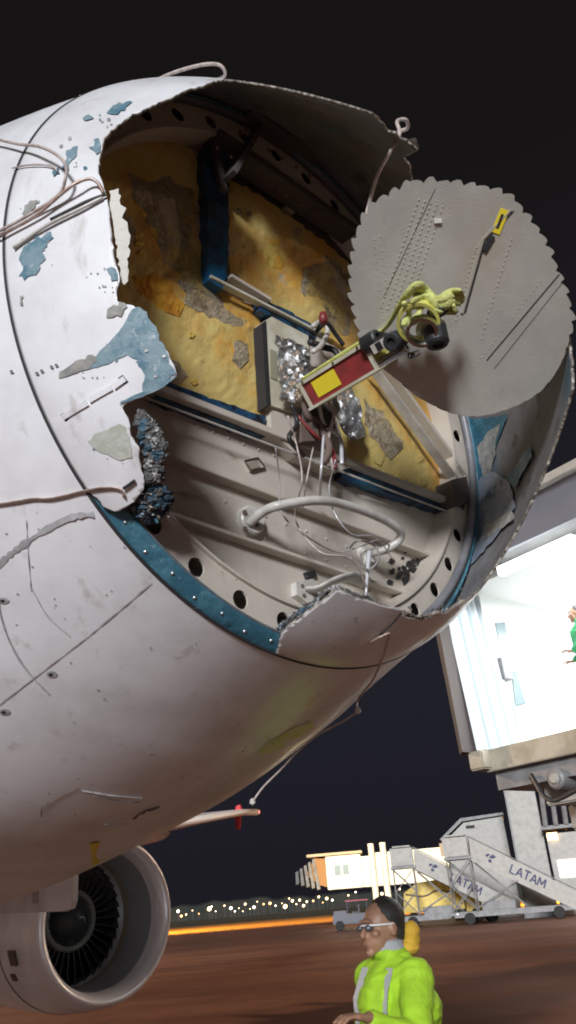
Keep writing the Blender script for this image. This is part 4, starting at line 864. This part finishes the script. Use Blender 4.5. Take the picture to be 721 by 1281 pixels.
def stair(px, dist, yaw, label, tone, sc=1.0):
    O, X, Y = localf(px, dist, yaw); t = thing('passenger_stairs', label, 'boarding stairs', O, 'mobile boarding stairs on the apron')
    def W(x, y, z): return O+X*x*sc+Y*y*sc+Z*z*sc
    mt = tone
    # inclined sides: top at x=-2.6 z=3.7, foot at x=3.2 z=.6
    x0, z0, x1, z1 = -2.4, 3.75, 3.3, .55; h = 1.05
    for y in (-.75, .75):
        part('side_panel', prism([W(x0, y-.03, z0-.25), W(x1, y-.03, z1-.25), W(x1+.25, y-.03, z1+h-.35), W(x0+.1, y-.03, z0+h)], Y*.05*sc), mt, t)
        hr = part('handrail', tube([W(x0, y, z0+h+.12), W(x1+.2, y, z1+h-.2), W(x1+.5, y, z1+.3)], .03, 6, 1, smooth=False), M_gr, t)
    k = 19; sp0 = None
    for i in range(k):
        f_ = (i+.5)/k; part('step', box(W(x0+(x1-x0)*f_, 0, z0+(z1-z0)*f_-.05), .16*sc, .7*sc, .03, X, Y, Z), M_gr, t)
    # logo and name on the camera side
    d = W(x1, 0, z1)-W(x0, 0, z0); d /= np.linalg.norm(d); u = np.cross(-Y, d); u = u if u@Z > 0 else -u
    c = W(x0+(x1-x0)*.56, -.80, z0+(z1-z0)*.56+.42)
    G_ = {'L': [((0, 1), (0, 0)), ((0, 0), (.55, 0))], 'A': [((0, 0), (.35, 1)), ((.35, 1), (.7, 0)), ((.14, .33), (.56, .33))], 'T': [((0, 1), (.7, 1)), ((.35, 1), (.35, 0))], 'M': [((0, 0), (.06, 1)), ((.06, 1), (.42, .25)), ((.42, .25), (.78, 1)), ((.78, 1), (.84, 0))]}
    adv = {'L': .72, 'A': .86, 'T': .86, 'M': .9}; cx = -2.05; hh_ = .50*sc; st_ = []
    for ch in 'LATAM':
        for (a_, b_) in G_[ch]:
            qa = c+d*(cx+a_[0])*hh_+u*(a_[1]-.5)*hh_; qb = c+d*(cx+b_[0])*hh_+u*(b_[1]-.5)*hh_
            st_.append(bar(qa-Y*.002*len(st_), qb-Y*.002*len(st_), .02, .085*sc, u if abs((qb-qa)@u) < abs((qb-qa)@d) else d))
        cx += adv[ch]
    part('side_lettering', join(*[(v_, f_) for v_, f_ in st_]), M_navy, t)
    lc = W(x0+(x1-x0)*.20, -.80, z0+(z1-z0)*.20+.45)
    for a_s in ([(-.05, .02), (.10, .26), (.34, .20), (.22, .04), (.02, -.02)], [(-.16, -.04), (-.02, .20), (-.22, .16), (-.28, .02)], [(-.06, -.10), (.14, -.06), (.20, -.22), (.02, -.26)]):
        part('side_emblem', prism([lc+d*a*sc+u*b*sc for a, b in a_s], Y*.012), M_navy, t)
    # top platform with its rails and end boxes
    part('platform', box(W(-3.2, 0, 3.7), .85*sc, .85*sc, .08, X, Y, Z), M_gr, t)
    for y in (-.82, .82): part('platform_screen', box(W(-3.25, y, 4.35), .75*sc, .03, .55*sc, X, Y, Z, .01), mt, t)
    for x in (-3.9, -2.5):
        for y in (-.78, .78): part('platform_post', cyl(W(x, y, .7), W(x, y, 4.95), .045, 8), M_gr, t)
    part('canopy', box(W(-3.2, 0, 5.0), .6*sc, .9*sc, .05, X, Y, Z, .01), mt, t)
    for (a, b) in (((-3.9, .8), (-2.5, 2.2)), ((-2.5, .8), (-3.9, 2.2)), ((-3.9, 2.2), (-2.5, 3.6)), ((-2.5, 2.2), (-3.9, 3.6)), ((-2.4, .9), (.2, 2.2)), ((.4, .8), (-2.3, 3.4))):
        for y in (-.78, .78): part('brace', cyl(W(a[0], y, a[1]), W(b[0], y, b[1]), .032, 6), M_gr, t)
    part('chassis', join(box(W(-.3, 0, .62), 3.9*sc, .62*sc, .10, X, Y, Z, .01), box(W(-.3, -.7, .5), 3.6*sc, .05, .10, X, Y, Z), box(W(-1.2, 0, .95), 1.0*sc, .6*sc, .25, X, Y, Z, .02)), M_gr, t)
    for x in (-3.0, 2.2):
        for y in (-.75, .75): wheel(W(x, y, .36/sc), Y, .36, .24, t)
    part('tow_bar', cyl(W(3.4, 0, .5), W(4.4, 0, .25), .04, 6), M_gr, t)
    for x in (-3.7, 3.4): part('reflector', box(W(x, -.78, .62), .07, .02, .05, X, Y, Z), pmat('reflector_white', (.9, .9, .9), .2), t)
stair(572, 62, -4, 'left one of the two white mobile boarding stairs with LATAM on its side', M_wh, 1.02)
stair(652, 60, 2, 'right one of the two white mobile boarding stairs, in front of the white pier', M_wh, 1.08)
# yellow tank truck behind the left stairs
O, X, Y = localf(540, 66, 0); t = thing('service_truck', 'yellow service truck parked behind the left boarding stairs', 'truck', O)
def W_(O, X, Y): return lambda x, y, z: O+X*x+Y*y+Z*z
W = W_(O, X, Y); M_ty = pmat('truck_yellow', (.72, .50, .02), .4, col2=(.52, .36, .03), scale=3)
part('tank_body', prism([W(-2.0, -1.1, .9), W(2.4, -1.1, .9), W(2.4, -1.1, 1.9), W(1.6, -1.1, 2.6), W(.6, -1.1, 2.9), W(-.8, -1.1, 2.8), W(-1.8, -1.1, 2.2)], Y*2.2), M_ty, t)
part('cab', prism([W(2.5, -1, .7), W(4.0, -1, .7), W(4.0, -1, 1.5), W(3.6, -1, 2.2), W(2.5, -1, 2.3)], Y*2.0), M_ty, t); part('windscreen', prism([W(3.0, -1.01, 1.5), W(3.85, -1.01, 1.5), W(3.55, -1.01, 2.1), W(3.0, -1.01, 2.1)], Y*.008), M_glasslit, t)
part('chassis', box(W(.8, 0, .65), 3.2, .8, .12, X, Y, Z), M_dark, t); part('hose_line', tube([W(-1.7, -1.12, 2.1), W(-.4, -1.14, 1.9), W(.6, -1.14, 2.2), W(1.6, -1.13, 2.0)], .05, 6, 5), M_brown, t)
for x in (-1.3, 3.2):
    for y in (-.9, .9): wheel(W(x, y, .45), Y, .45, .28, t)
# dark tug under the far bridge
O, X, Y = localf(440, 70, 0); W = W_(O, X, Y); t = thing('baggage_tug', 'dark baggage tug parked under the lit white boarding bridge', 'tug', O)
M_tug = pmat('tug_dark_blue', (.04, .04, .06), .4); part('tug_body', join(box(W(0, 0, .75), 1.5, .7, .35, X, Y, Z, .06), box(W(-.9, 0, 1.2), .5, .65, .15, X, Y, Z, .04)), M_tug, t)
for x in (-.3, 1.2):
    for y in (-.6, .6): part('cab_post', cyl(W(x, y, 1.1), W(x, y, 1.95), .04, 6), M_tug, t)
part('cab_roof', box(W(.45, 0, 2.0), .9, .7, .05, X, Y, Z, .02), pmat('tug_roof', (.35, .05, .08), .5), t); part('seat', join(box(W(.3, 0, 1.15), .3, .4, .08, X, Y, Z, .02), box(W(.58, 0, 1.45), .06, .4, .28, X, Y, Z, .02)), M_black, t)
for x in (-1.0, 1.0):
    for y in (-.7, .7): wheel(W(x, y, .34), Y, .34, .2, t)
for y in (-.45, .45): part('headlight', lathe([(0, .10), (.03, .10), (.04, 0)], W(1.5, y, .85), X, 12), pmat('lamp_on', (1, .9, .7), emit=(1, .9, .7), estr=10), t)
# ---- far, warmly lit boarding bridge
O, X, Y = localf(470, 86, 0); W = W_(O, X, Y); t = thing('boarding_bridge', 'cream boarding bridge with two posts, brightly lit, left of the stairs', 'jet bridge', O)
M_cr = pmat('bridge_cream', (.78, .74, .62), .5, col2=(.62, .58, .48), scale=1.5)
part('tunnel', join(box(W(4.6, 0, 4.5), 5.5, 1.2, 1.35, X, Y, Z, .05)), M_cr, t)
for i in range(16): part('tunnel_rib', box(W(-.6+i*.68, -1.24, 4.5), .05, .06, 1.3, X, Y, Z), M_cr, t)
part('cab_shell', join(box(W(-2.6, 0, 4.6), 1.7, 1.6, 1.45, X, Y, Z, .05)), M_cr, t); part('cab_roof', box(W(-3.4, 0, 6.25), 2.7, 1.7, .12, X, Y, Z, .03), pmat('bridge_roof', (.5, .36, .22), .6), t)
part('cab_opening', prism([W(-4.32, -1.62, 3.4), W(-4.32, -1.62, 5.9), W(-5.4, -1.3, 6.0), W(-6.3, -.9, 4.6), W(-5.0, -1.4, 3.6)], Y*2.6), pmat('opening_brown', (.35, .17, .06), .7), t)
for k in range(5): part('bellows_fold', prism([W(-5.0-.5*k, -1.5, 3.3+.15*k), W(-5.3-.5*k, -1.6, 3.2+.15*k), W(-5.6-.42*k, -1.6, 5.9-.25*k), W(-5.35-.42*k, -1.5, 6.0-.25*k)], Y*2.6), M_gr, t)
for x in (.2, 1.35): part('post', cyl(W(x, -1.6, 0), W(x, -1.6, 6.9), .30, 14), M_cr, t)
part('post_band', join(box(W(.8, -1.75, 1.4), .9, .3, .12, X, Y, Z)), M_gr, t); part('rail_top', box(W(5, 0, 6.0), 5.0, .9, .10, X, Y, Z), M_cr, t)
for x in (-3.2, -2.4): part('window', box(W(x, -1.62, 4.8), .3, .02, .45, X, Y, Z), M_glasslit, t)
fl = bpy.data.lights.new('floodlight', 'SPOT'); fl.energy = 26000; fl.color = (1, .78, .42); fl.spot_size = R_(44); fl.spot_blend = .4; fl.shadow_soft_size = .3
lo = bpy.data.objects.new('floodlight', fl); COL.objects.link(lo); sp0 = W(-2, -22, 9); lo.location = Vector(sp0); lo.rotation_euler = (Vector(W(1, 0, 4.6))-Vector(sp0)).to_track_quat('-Z', 'Y').to_euler()
# ---- white pier building parts behind the stairs
O, X, Y = localf(640, 72, 0); W = W_(O, X, Y); t = thing('pier_building', 'pale pier building block behind the right boarding stairs', 'building', O)
part('wall', prism([W(-4.4, 0, 0), W(-4.2, 0, 5.9), W(-2.6, 0, 7.1), W(.6, 0, 7.3), W(.8, 0, 0)], Y*6), M_wh, t)
part('roof', prism([W(-4.5, -.2, 5.9), W(-2.7, -.2, 7.2), W(.7, -.2, 7.4), W(.7, -.2, 7.6), W(-2.8, -.2, 7.45), W(-4.7, -.2, 6.0)], Y*6.4), M_gr, t)
for k in range(5): part('wall_panel', box(W(-3.6+k*.95, -.03, 3.0), .44, .03, 2.7, X, Y, Z, .01), M_wh, t)
part('tan_panel', box(W(-4.3, -.06, 5.2), .5, .05, .5, X, Y, Z), pmat('panel_tan', (.6, .42, .25), .6), t); part('vent', box(W(-2.1, -.08, 6.75), .35, .04, .10, X, Y, Z), M_dark, t)  # plain tan-coloured panel and dark vent on the wall
O, X, Y = localf(668, 66, 0); W = W_(O, X, Y); t = thing('bridge_column', 'tall white square column between the pier and the near bridge', 'column', O)
part('shaft', box(W(.6, 0, 4.4), 1.05, 1.0, 4.4, X, Y, Z, .05), M_wh, t); part('cap', box(W(.6, 0, 9.0), 1.2, 1.15, .25, X, Y, Z, .03), M_gr, t); part('side_rail', box(W(-.5, -1.02, 4.4), .06, .05, 4.2, X, Y, Z), M_gr, t)
part('foot', box(W(.6, 0, .2), 1.3, 1.3, .2, X, Y, Z), M_gr, t)
O, X, Y = localf(712, 64, 0); W = W_(O, X, Y); t = thing('lit_cabin', 'small white cabin with a lit window at the right edge', 'cabin', O)
part('wall', box(W(1.2, 1, 2.6), 1.7, 1.5, 2.6, X, Y, Z, .04), M_wh, t); part('lit_window', box(W(.9, -.53, 2.9), 1.0, .02, .55, X, Y, Z), pmat('window_glow', (1, 1, 1), emit=(1, .97, .88), estr=2.5), t)
part('wall_lamp', box(W(-.1, -.6, 5.0), .35, .08, .25, X, Y, Z), pmat('warm_glow', (1, .7, .3), emit=(1, .62, .25), estr=4), t); part('roof', box(W(1.2, 1, 5.6), 1.9, 1.7, .12, X, Y, Z, .02), M_gr, t)
for k in range(3): part('plant_pipe', cyl(W(-.4+.7*k, -.7, 5.7), W(-.2+.7*k, -.7, 8.5), .18, 10), M_gr, t)

# ================================================================== NEAR BOARDING BRIDGE with its open lit cab
FX = np.array([.62, -.785, 0]); FX /= np.linalg.norm(FX); FY = np.array([.785, .62, 0]); FY /= np.linalg.norm(FY)   # along the opening, into the cab
p1 = atdist(612, 940, 11.45); fz = p1[2]; O = np.array([p1[0], p1[1], 0]); t = nb = thing('boarding_bridge', 'near boarding bridge cab with open front, glaring white inside, beside the torn nose', 'jet bridge', O)
W = lambda x, y, z: O+FX*x+FY*y+Z*(fz+z)
M_in = pmat('cab_inside_white', (.82, .83, .82), .5); M_fl = pmat('cab_floor', (.55, .55, .53), .6); M_fas = pmat('beige_fascia', (.42, .38, .30), .5, col2=(.3, .27, .2), scale=3)
WD = 3.6; H = 2.3
part('floor', box(W(WD/2, 2, -.04), WD/2, 2.0, .04, FX, FY, Z), M_fl, t); part('floor_fascia', box(W(WD/2, -.04, -.13), WD/2+.05, .04, .14, FX, FY, Z, .01), M_fas, t); part('underframe', box(W(WD/2, 2, -.30), WD/2, 1.95, .2, FX, FY, Z), M_gr, t)
part('back_wall', box(W(WD/2, 3.6, H/2), WD/2-.06, .05, H/2, FX, FY, Z), M_in, t)
part('side_wall', box(W(WD, 2, H/2), .05, 1.6, H/2, FX, FY, Z), M_in, t); part('side_wall', box(W(.02, 1.95, H/2), .04, 1.62, H/2, FX, FY, Z), M_in, t)
part('ceiling', box(W(WD/2, 2, H+.04), WD/2, 2.0, .05, FX, FY, Z), M_in, t)
part('roof', prism([W(-.3, -.6, H+.1), W(WD+.3, -.6, H+.1), W(WD+.3, -.75, H+.35), W(-.3, -.75, H+.35)], FY*4.6), M_gr, t); 
part('roof_edge', box(W(WD/2+.2, -1.05, H+.40), WD/2+.9, .05, .06, FX, FY, Z, .01), M_wh, t)
part('canopy_skirt', prism([W(-.6, -1.0, H+.34), W(WD+1, -1.0, H+.34), W(WD+1, -.65, H-.02), W(-.4, -.65, H-.02)], FY*.05), pmat('canopy_grey', (.26, .265, .30), .6), t)
# windows/doors in the walls
M_win = pmat('cab_window_grey', (.12, .17, .18), .2)
def cw(name, px, mt, off): 
    pO = np.array(W(.062+off, 1, 0)); part(name, prism([onplane(x, y, pO, FX) for x, y in px], -FX*.01), mt, t)
cw('window', [(620, 779), (632, 778), (638, 812), (628, 815)], M_win, .02); cw('window', [(641, 840), (645, 838), (659, 880), (645, 883)], M_win, .02); cw('notice', [(630, 818), (642, 816), (650, 838), (637, 842)], pmat('cab_notice', (.7, .5, .4), .5), .02)
cw('door_line', [(639, 870), (640, 870), (650, 918), (649, 918)], M_win, .02)
# bellows curtain at the left edge of the opening and its outer dark hood
for k in range(7):
    x = .20-.03*k; y = .40-.08*k; o = part('bellows_fold', prism([W(x, y, .02), W(x-.10, y-.07, .02), W(x-.26, y-.07, H), W(x-.16, y, H)], FY*.05), pmat('bellows_blue_grey', (.42, .50, .54), .6) if k % 2 else pmat('bellows_pale', (.66, .72, .74), .6), t)
part('hood_side', prism([W(-.30, -.25, .0), W(-.12, -.4, .0), W(-.2, -.4, H+.1), W(-.42, -.25, H+.1)], FY*.8-FX*.05), pmat('hood_brown', (.09, .075, .07), .8), t); part('hood_foot', box(W(-.05, -.1, -.12), .12, .15, .12, FX, FY, Z, .02), M_fas, t)
part('control_box', box(W(.12, .5, 1.15), .06, .10, .16, FX, FY, Z, .01), M_gr, t)
tubes = []
for k in range(3):
    l = bpy.data.lights.new('cab_light', 'AREA'); l.shape = 'RECTANGLE'; l.size = 1.4; l.size_y = .25; l.energy = 85; l.color = (.93, .97, 1); lo = bpy.data.objects.new('cab_light', l); COL.objects.link(lo); lo.parent = t
    lo.location = Vector(W(WD/2, .7+1.1*k, H-.08))-t.location
    part('light_panel', box(W(WD/2, .7+1.1*k, H-.03), .75, .13, .02, FX, FY, Z), pmat('cab_lamp', (1, 1, 1), emit=(.95, .98, 1), estr=5), t)
l = bpy.data.lights.new('cab_front_light', 'AREA'); l.shape = 'RECTANGLE'; l.size = 1.2; l.size_y = .3; l.energy = 12; l.color = (.75, .85, 1); lo = bpy.data.objects.new('cab_front_light', l); COL.objects.link(lo); lo.parent = t
lo.location = Vector(W(1.6, -.35, H-.25))-t.location; lo.rotation_euler = Vector(-(-FY*1.+Z*-.25)).to_track_quat('Z', 'Y').to_euler()
part('front_lamp', box(W(1.6, -.33, H-.12), .6, .06, .06, FX, FY, Z, .01), pmat('cab_lamp', (1, 1, 1), emit=(.95, .98, 1), estr=5), t)
# underside machinery
part('carriage_beam', join(box(W(1.4, .5, -.62), .9, .18, .14, FX, FY, Z, .02), box(W(2.6, 1.6, -.75), 1.3, .25, .2, FX, FY, Z, .02), box(W(1.0, 1.1, -.9), .5, .35, .16, FX, FY, Z, .03)), M_wh, t)
for (x, y, z, r, L_) in ((.95, -.02, -.50, .13, .5), (1.55, -.02, -.48, .15, .5), (2.15, .1, -.52, .16, .5), (1.25, .2, -.80, .10, .6), (1.85, .2, -.92, .13, .6), (2.45, -.1, -.85, .12, .4)):
    part('drive_motor', lathe([(0, r*.8), (.02, r), (L_*.5, r), (L_*.5, r*.8), (L_*.9, r*.8), (L_, r*.5), (L_, 0)], W(x, y, z), FY+FX*.05, 20), M_gr, t); part('motor_cap', lathe([(-.03, 0), (-.03, r*.4), (0, r*.55), (0, 0)], W(x, y, z), FY, 14), M_wh, t)
part('hydraulic_pipe', tube([W(.6, .0, -.4), W(.9, -.1, -.75), W(1.6, -.1, -.65), W(2.3, 0, -.95), W(2.9, 0, -.6)], .03, 7, 6), M_black, t)
part('tunnel', box(W(3.2, 8.8, H/2), 1.5, 5.2, H/2+.15, FX, FY, Z, .03), M_wh, t)
part('drive_column', join(box(W(3.4, 3.2, -.3-(fz-.9)/2), .22, .22, (fz-.9)/2, FX, FY, Z, .02), box(W(3.4, 3.2, -fz+.75), 1.3, .35, .2, FX, FY, Z, .03)), M_wh, t)
for s in (-1, 1): wheel(W(3.4+1.0*s, 3.2, -fz+.5), FX, .5, .3, t)

# ================================================================== PEOPLE
def capsule(a, b, r0, r1, n=14, k=8):
    a, b = np.asarray(a, float), np.asarray(b, float); d = b-a; L = max(np.linalg.norm(d), 1e-5); ax = d/L
    pr_ = [(-r0*math.cos(t), max(r0*math.sin(t), 1e-7)) for t in np.linspace(0, math.pi/2, k//2+1)]+[(L+r1*math.sin(t), max(r1*math.cos(t), 1e-7)) for t in np.linspace(0, math.pi/2, k//2+1)]
    return lathe(pr_, a, ax, n)
def ellip(c, rx, ry, rz, n=20):
    v, f = lathe([(-math.cos(t), math.sin(t)+1e-7) for t in np.linspace(0, math.pi, n//2+1)], (0, 0, 0), (0, 0, 1), n); return v*[rx, ry, rz]+np.asarray(c), f
def scaled(vf, s, c): return (vf[0]-c)*s+c, vf[1]
def remesh(name, vf, voxel, mat, parent, M, origin, disp=0, smoothit=3):
    v, f = vf[0], vf[1]; me = bpy.data.meshes.new('tmp'); me.from_pydata(np.asarray(v).tolist(), [], [list(map(int, x)) for x in f]); o = bpy.data.objects.new('tmp', me); COL.objects.link(o)
    md = o.modifiers.new('r', 'REMESH'); md.mode = 'VOXEL'; md.voxel_size = voxel; md.use_smooth_shade = True
    sm_ = o.modifiers.new('s', 'SMOOTH'); sm_.iterations = smoothit; sm_.factor = .5
    dg = bpy.context.evaluated_depsgraph_get(); m2 = bpy.data.meshes.new_from_object(o.evaluated_get(dg)); bpy.data.objects.remove(o)
    n_ = len(m2.vertices); co = np.zeros(n_*3); m2.vertices.foreach_get('co', co); co = co.reshape(-1, 3)
    if disp:
        nn = np.zeros(n_*3); m2.vertices.foreach_get('normal', nn); nn = nn.reshape(-1, 3)
        h = np.array([noise.noise(Vector((c[0]*9, c[1]*9, c[2]*11)))+.25*noise.noise(Vector((c[0]*14, c[1]*14, c[2]*34))) for c in co]); co = co+nn*((h-.35*np.abs(np.sin(co[:, 2]*38+co[:, 0]*14+h*3)))*disp)[:, None]
    co = co@M.T+origin-np.array(absloc(parent)); m2.vertices.foreach_set('co', co.ravel()); m2.materials.clear(); m2.materials.append(mat); m2.name = name
    ob = bpy.data.objects.new(name, m2); link(ob, parent); return ob
def person(loc, head_vec, label, M_skin, M_top, M_leg, M_hair, arms, collar=None, band=None, muff=None, hood=None, glasses=None, vox=.009, group=None):
    hv_ = np.array([head_vec[0], head_vec[1], 0.]); hv_ /= np.linalg.norm(hv_); rt = np.array([hv_[1], -hv_[0], 0.]); M = np.stack([rt, hv_, Z], 1)   # local x right, y forward
    t = thing('person', label, 'person', loc); loc = np.asarray(loc, float)
    sh = [.185, -.185]; parts_b = []
    hc = np.array([0, .02, 1.60])
    parts_b += [ellip(hc+[0, -.01, .02], .076, .095, .095), ellip(hc+[0, .035, -.045], .056, .060, .062), capsule((0, -.02, 1.44), (0, 0, 1.56), .058, .055), capsule(hc+[0, .092, .0], hc+[0, .108, -.028], .010, .015), ellip(hc+[0, .088, .028], .052, .014, .010), ellip(hc+[0, .090, -.060], .024, .010, .006), ellip(hc+[0, .086, -.072], .022, .010, .006), ellip(hc+[0, .075, -.098], .022, .022, .016)]
    for s in (-1, 1): parts_b += [ellip(hc+[.076*s, -.01, -.01], .010, .018, .030), ellip(hc+[.042*s, .066, -.022], .020, .020, .016)]
    parts_b += [capsule((0, 0, 1.0), (0, -.01, 1.32), .13, .11)]
    for i, (el, wr, tip) in enumerate(arms):
        s = 1 if i == 0 else -1; shp = np.array([.175*s, -.01, 1.415]); el, wr, tip = np.array(el), np.array(wr), np.array(tip)
        parts_b += [capsule(shp, el, .05, .040), capsule(el, wr, .040, .027)]
        d = (tip-wr)/np.linalg.norm(tip-wr); sd = np.cross(d, [0, 0, 1.]); sd = sd/np.linalg.norm(sd) if np.linalg.norm(sd) > .1 else np.array([0, 1., 0]); up_ = np.cross(sd, d)
        for q in (-.5, -.17, .17, .5): parts_b.append(capsule(wr+d*.01+sd*.03*q, wr+d*.075+sd*.066*q, .016, .013))
        for q, L_ in zip((-1.5, -.5, .5, 1.5), (.060, .074, .080, .068)):
            b0 = wr+d*.085+sd*.0205*q; b1 = b0+d*L_*.5-up_*.008; b2 = b1+d*L_*.40-up_*.024; parts_b += [capsule(b0, b1, .0095, .009), capsule(b1, b2, .009, .0075)]
        th0 = wr+d*.03+sd*.028; parts_b += [capsule(th0, th0+sd*.030+d*.030-up_*.01, .012, .011), capsule(th0+sd*.030+d*.030-up_*.01, th0+sd*.034+d*.062-up_*.018, .011, .009)]
    for s, fy in ((1, .10), (-1, -.12)):
        parts_b += [capsule((.09*s, 0, .92), (.10*s, fy*.7+.03, .50), .085, .055), capsule((.10*s, fy*.7+.03, .50), (.10*s, fy-.02, .09), .052, .036), capsule((.10*s, fy-.03, .05), (.11*s, fy+.15, .035), .04, .032)]
    vf = join(*parts_b); remesh('body', vf, .006, M_skin, t, M, loc)
    jb = [capsule((0, .0, 1.02), (0, .0, 1.30), .165, .165), capsule((-.10, -.01, 1.36), (.10, -.01, 1.36), .115, .115), capsule((-.14, -.01, 1.28), (.14, -.01, 1.28), .12, .12), capsule((-.08, 0, .88), (.08, 0, .88), .13, .13), capsule((-.08, -.02, 1.45), (.08, -.02, 1.45), .07, .07), ellip((0, -.015, 1.50), .095, .095, .04)]
    for i, (el, wr, tip) in enumerate(arms):
        s = 1 if i == 0 else -1; jb += [capsule((.165*s, -.01, 1.40), el, .084, .060), capsule(el, np.array(el)+(np.array(wr)-np.array(el))*.90, .054, .043)]
    jk = remesh('jacket', join(*jb), vox, M_top, t, M, loc, disp=.015)
    if collar: remesh('collar', join(ellip((0, -.005, 1.535), .074, .076, .022), ellip((0, -.005, 1.51), .08, .085, .03)), .008, collar, t, M, loc)
    lb = [capsule((-.06, 0, .9), (.06, 0, .9), .125, .125)]
    for s, fy in ((1, .10), (-1, -.12)): lb += [capsule((.09*s, 0, .88), (.10*s, fy*.7+.03, .50), .100, .075), capsule((.10*s, fy*.7+.03, .50), (.10*s, fy-.02, .12), .075, .062)]
    remesh('trousers', join(*lb), .012, M_leg, t, M, loc, disp=.008)
    for s, fy in ((1, .10), (-1, -.12)): remesh('shoe', join(capsule((.10*s, fy-.04, .05), (.11*s, fy+.15, .045), .05, .044), capsule((.10*s, fy-.03, .1), (.10*s, fy-.03, .05), .05, .05)), .01, M_black, t, M, loc)
    remesh('hair', join(ellip(hc+[0, -.028, .040], .083, .092, .090), ellip(hc+[0, -.06, -.01], .070, .055, .075)), .007, M_hair, t, M, loc, disp=.004)
    T = lambda p: loc+M@np.asarray(p, float)
    for s in (-1, 1):
        e_ = part('eye', ellip(T(hc+[.030*s, .078, .008]), .012, .012, .010, 12), pmat('eye_white', (.7, .68, .65), .3), t, smooth=True); part('iris', ellip(T(hc+[.030*s, .0875, .008]), .005, .005, .005, 8), M_black, e_, smooth=True)
    if band:
        # vertical and horizontal reflective bands wrapped on the jacket
        bv = BVHTree.FromPolygons([v.co.copy() for v in jk.data.vertices], [tuple(p.vertices) for p in jk.data.polygons])
        def wrap(pts, w, wd):
            vv = []; 
            for a, dirv in pts:
                h_ = bv.ray_cast(Vector(T(a))-Vector(absloc(jk))+Vector(M@np.array(dirv))*.5, -Vector(M@np.array(dirv)))
                if h_[0] is None: continue
                c_ = np.array(h_[0])+np.array(absloc(jk))+np.array(h_[1])*.004; vv += [c_-np.asarray(M@np.array(wd))*w/2, c_+np.asarray(M@np.array(wd))*w/2]
            n_ = len(vv)//2; part('reflective_band', solid(np.array(vv), [[2*i, 2*i+1, 2*i+3, 2*i+2] for i in range(n_-1)], np.zeros((len(vv), 3))+M@np.array([0, 0, 0.001]), 1), [band]*3, jk)
        for z in (1.10, ): wrap([((0, 0, z), (math.cos(a), math.sin(a), 0)) for a in np.linspace(0, 2*math.pi, 48)], .05, (0, 0, 1))
        for x in (-.10, .10): wrap([((x, 0, z), (0, 1, 0)) for z in np.linspace(.95, 1.44, 14)], .05, (1, 0, 0)); wrap([((x, 0, z), (0, -1, 0)) for z in np.linspace(.95, 1.44, 14)], .05, (1, 0, 0))
    if hood: remesh('hood', join(ellip((0, -.115, 1.535), .085, .042, .060), ellip((0, -.085, 1.505), .105, .07, .04), ellip((.06, -.10, 1.57), .035, .04, .05), ellip((-.06, -.10, 1.57), .035, .04, .05)), .008, hood, t, M, loc, disp=.01)
    if glasses:
        gp_ = [hc+[.078*math.cos(a), -.015+.118*math.sin(a), .012] for a in np.linspace(.0, math.pi, 16)]
        part('safety_glasses', tube([T(p) for p in gp_], .0045, 6, 2), pmat('pale_glasses', (.7, .7, .72), .25), t, smooth=True)
        for s in (-1, 1): part('lens', ellip(T(hc+[.032*s, .092, .002]), .022, .010, .014, 12), pmat('lens_dark', (.08, .08, .09), .1), t, smooth=True)
    if muff:
        g_ = part('ear_defenders', tube([T(hc+[.088*math.cos(a), -.02, .02+.112*math.sin(a)]) for a in np.linspace(0, math.pi, 12)], .007, 8, 3), muff, t, smooth=True)
        for s in (-1, 1): part('ear_cup', lathe([(0, .030), (.006, .038), (.022, .038), (.032, .028), (.034, 0)], T(hc+[.076*s, -.015, -.012]), M@np.array([s, 0, 0.]), 24), muff, g_, smooth=True)
    return t
M_skin1 = pmat('brown_skin', (.30, .16, .10), .5); M_hairb = pmat('black_hair', (.02, .017, .016), .6, bump=.6, bscale=90)
M_lm = layered('hi_vis_lime_fabric', (.34, .58, .02), [((.25, .44, .02), 5, .45, .65, 0, (1, 1, .6))], rough=.8, bump=.7, bscale=26)
gl_ = atdist(487, 1200, 4.15)
person((gl_[0], gl_[1], 0), (-.86, -.50), 'worker in a lime hi-vis jacket with a yellow hood, walking left across the apron', M_skin1, M_lm, pmat('navy_trousers', (.02, .025, .05), .8), M_hairb,
       [((.30, -.04, 1.18), (.27, .14, 1.02), (.26, .22, .98)), ((-.28, .10, 1.20), (-.26, .30, 1.29), (-.26, .39, 1.31))], band=pmat('reflective_grey', (.55, .57, .58), .3, .3), hood=pmat('hood_yellow', (.55, .33, .03), .8, bump=.5, bscale=40), collar=pmat('grey_neck_warmer', (.30, .31, .33), .8), glasses=True)
gp = atdist(731, 800, 11.15)
person((gp[0], gp[1], fz), (-.9, .3), 'person in a green top standing inside the lit bridge cab', M_skin1, pmat('green_top', (.03, .30, .12), .8), pmat('dark_trousers', (.03, .03, .03), .8), M_hairb,
       [((.26, .0, 1.15), (.22, .20, 1.02), (.20, .28, 1.02)), ((-.26, .0, 1.15), (-.22, .18, 1.05), (-.18, .27, 1.08))], vox=.014)
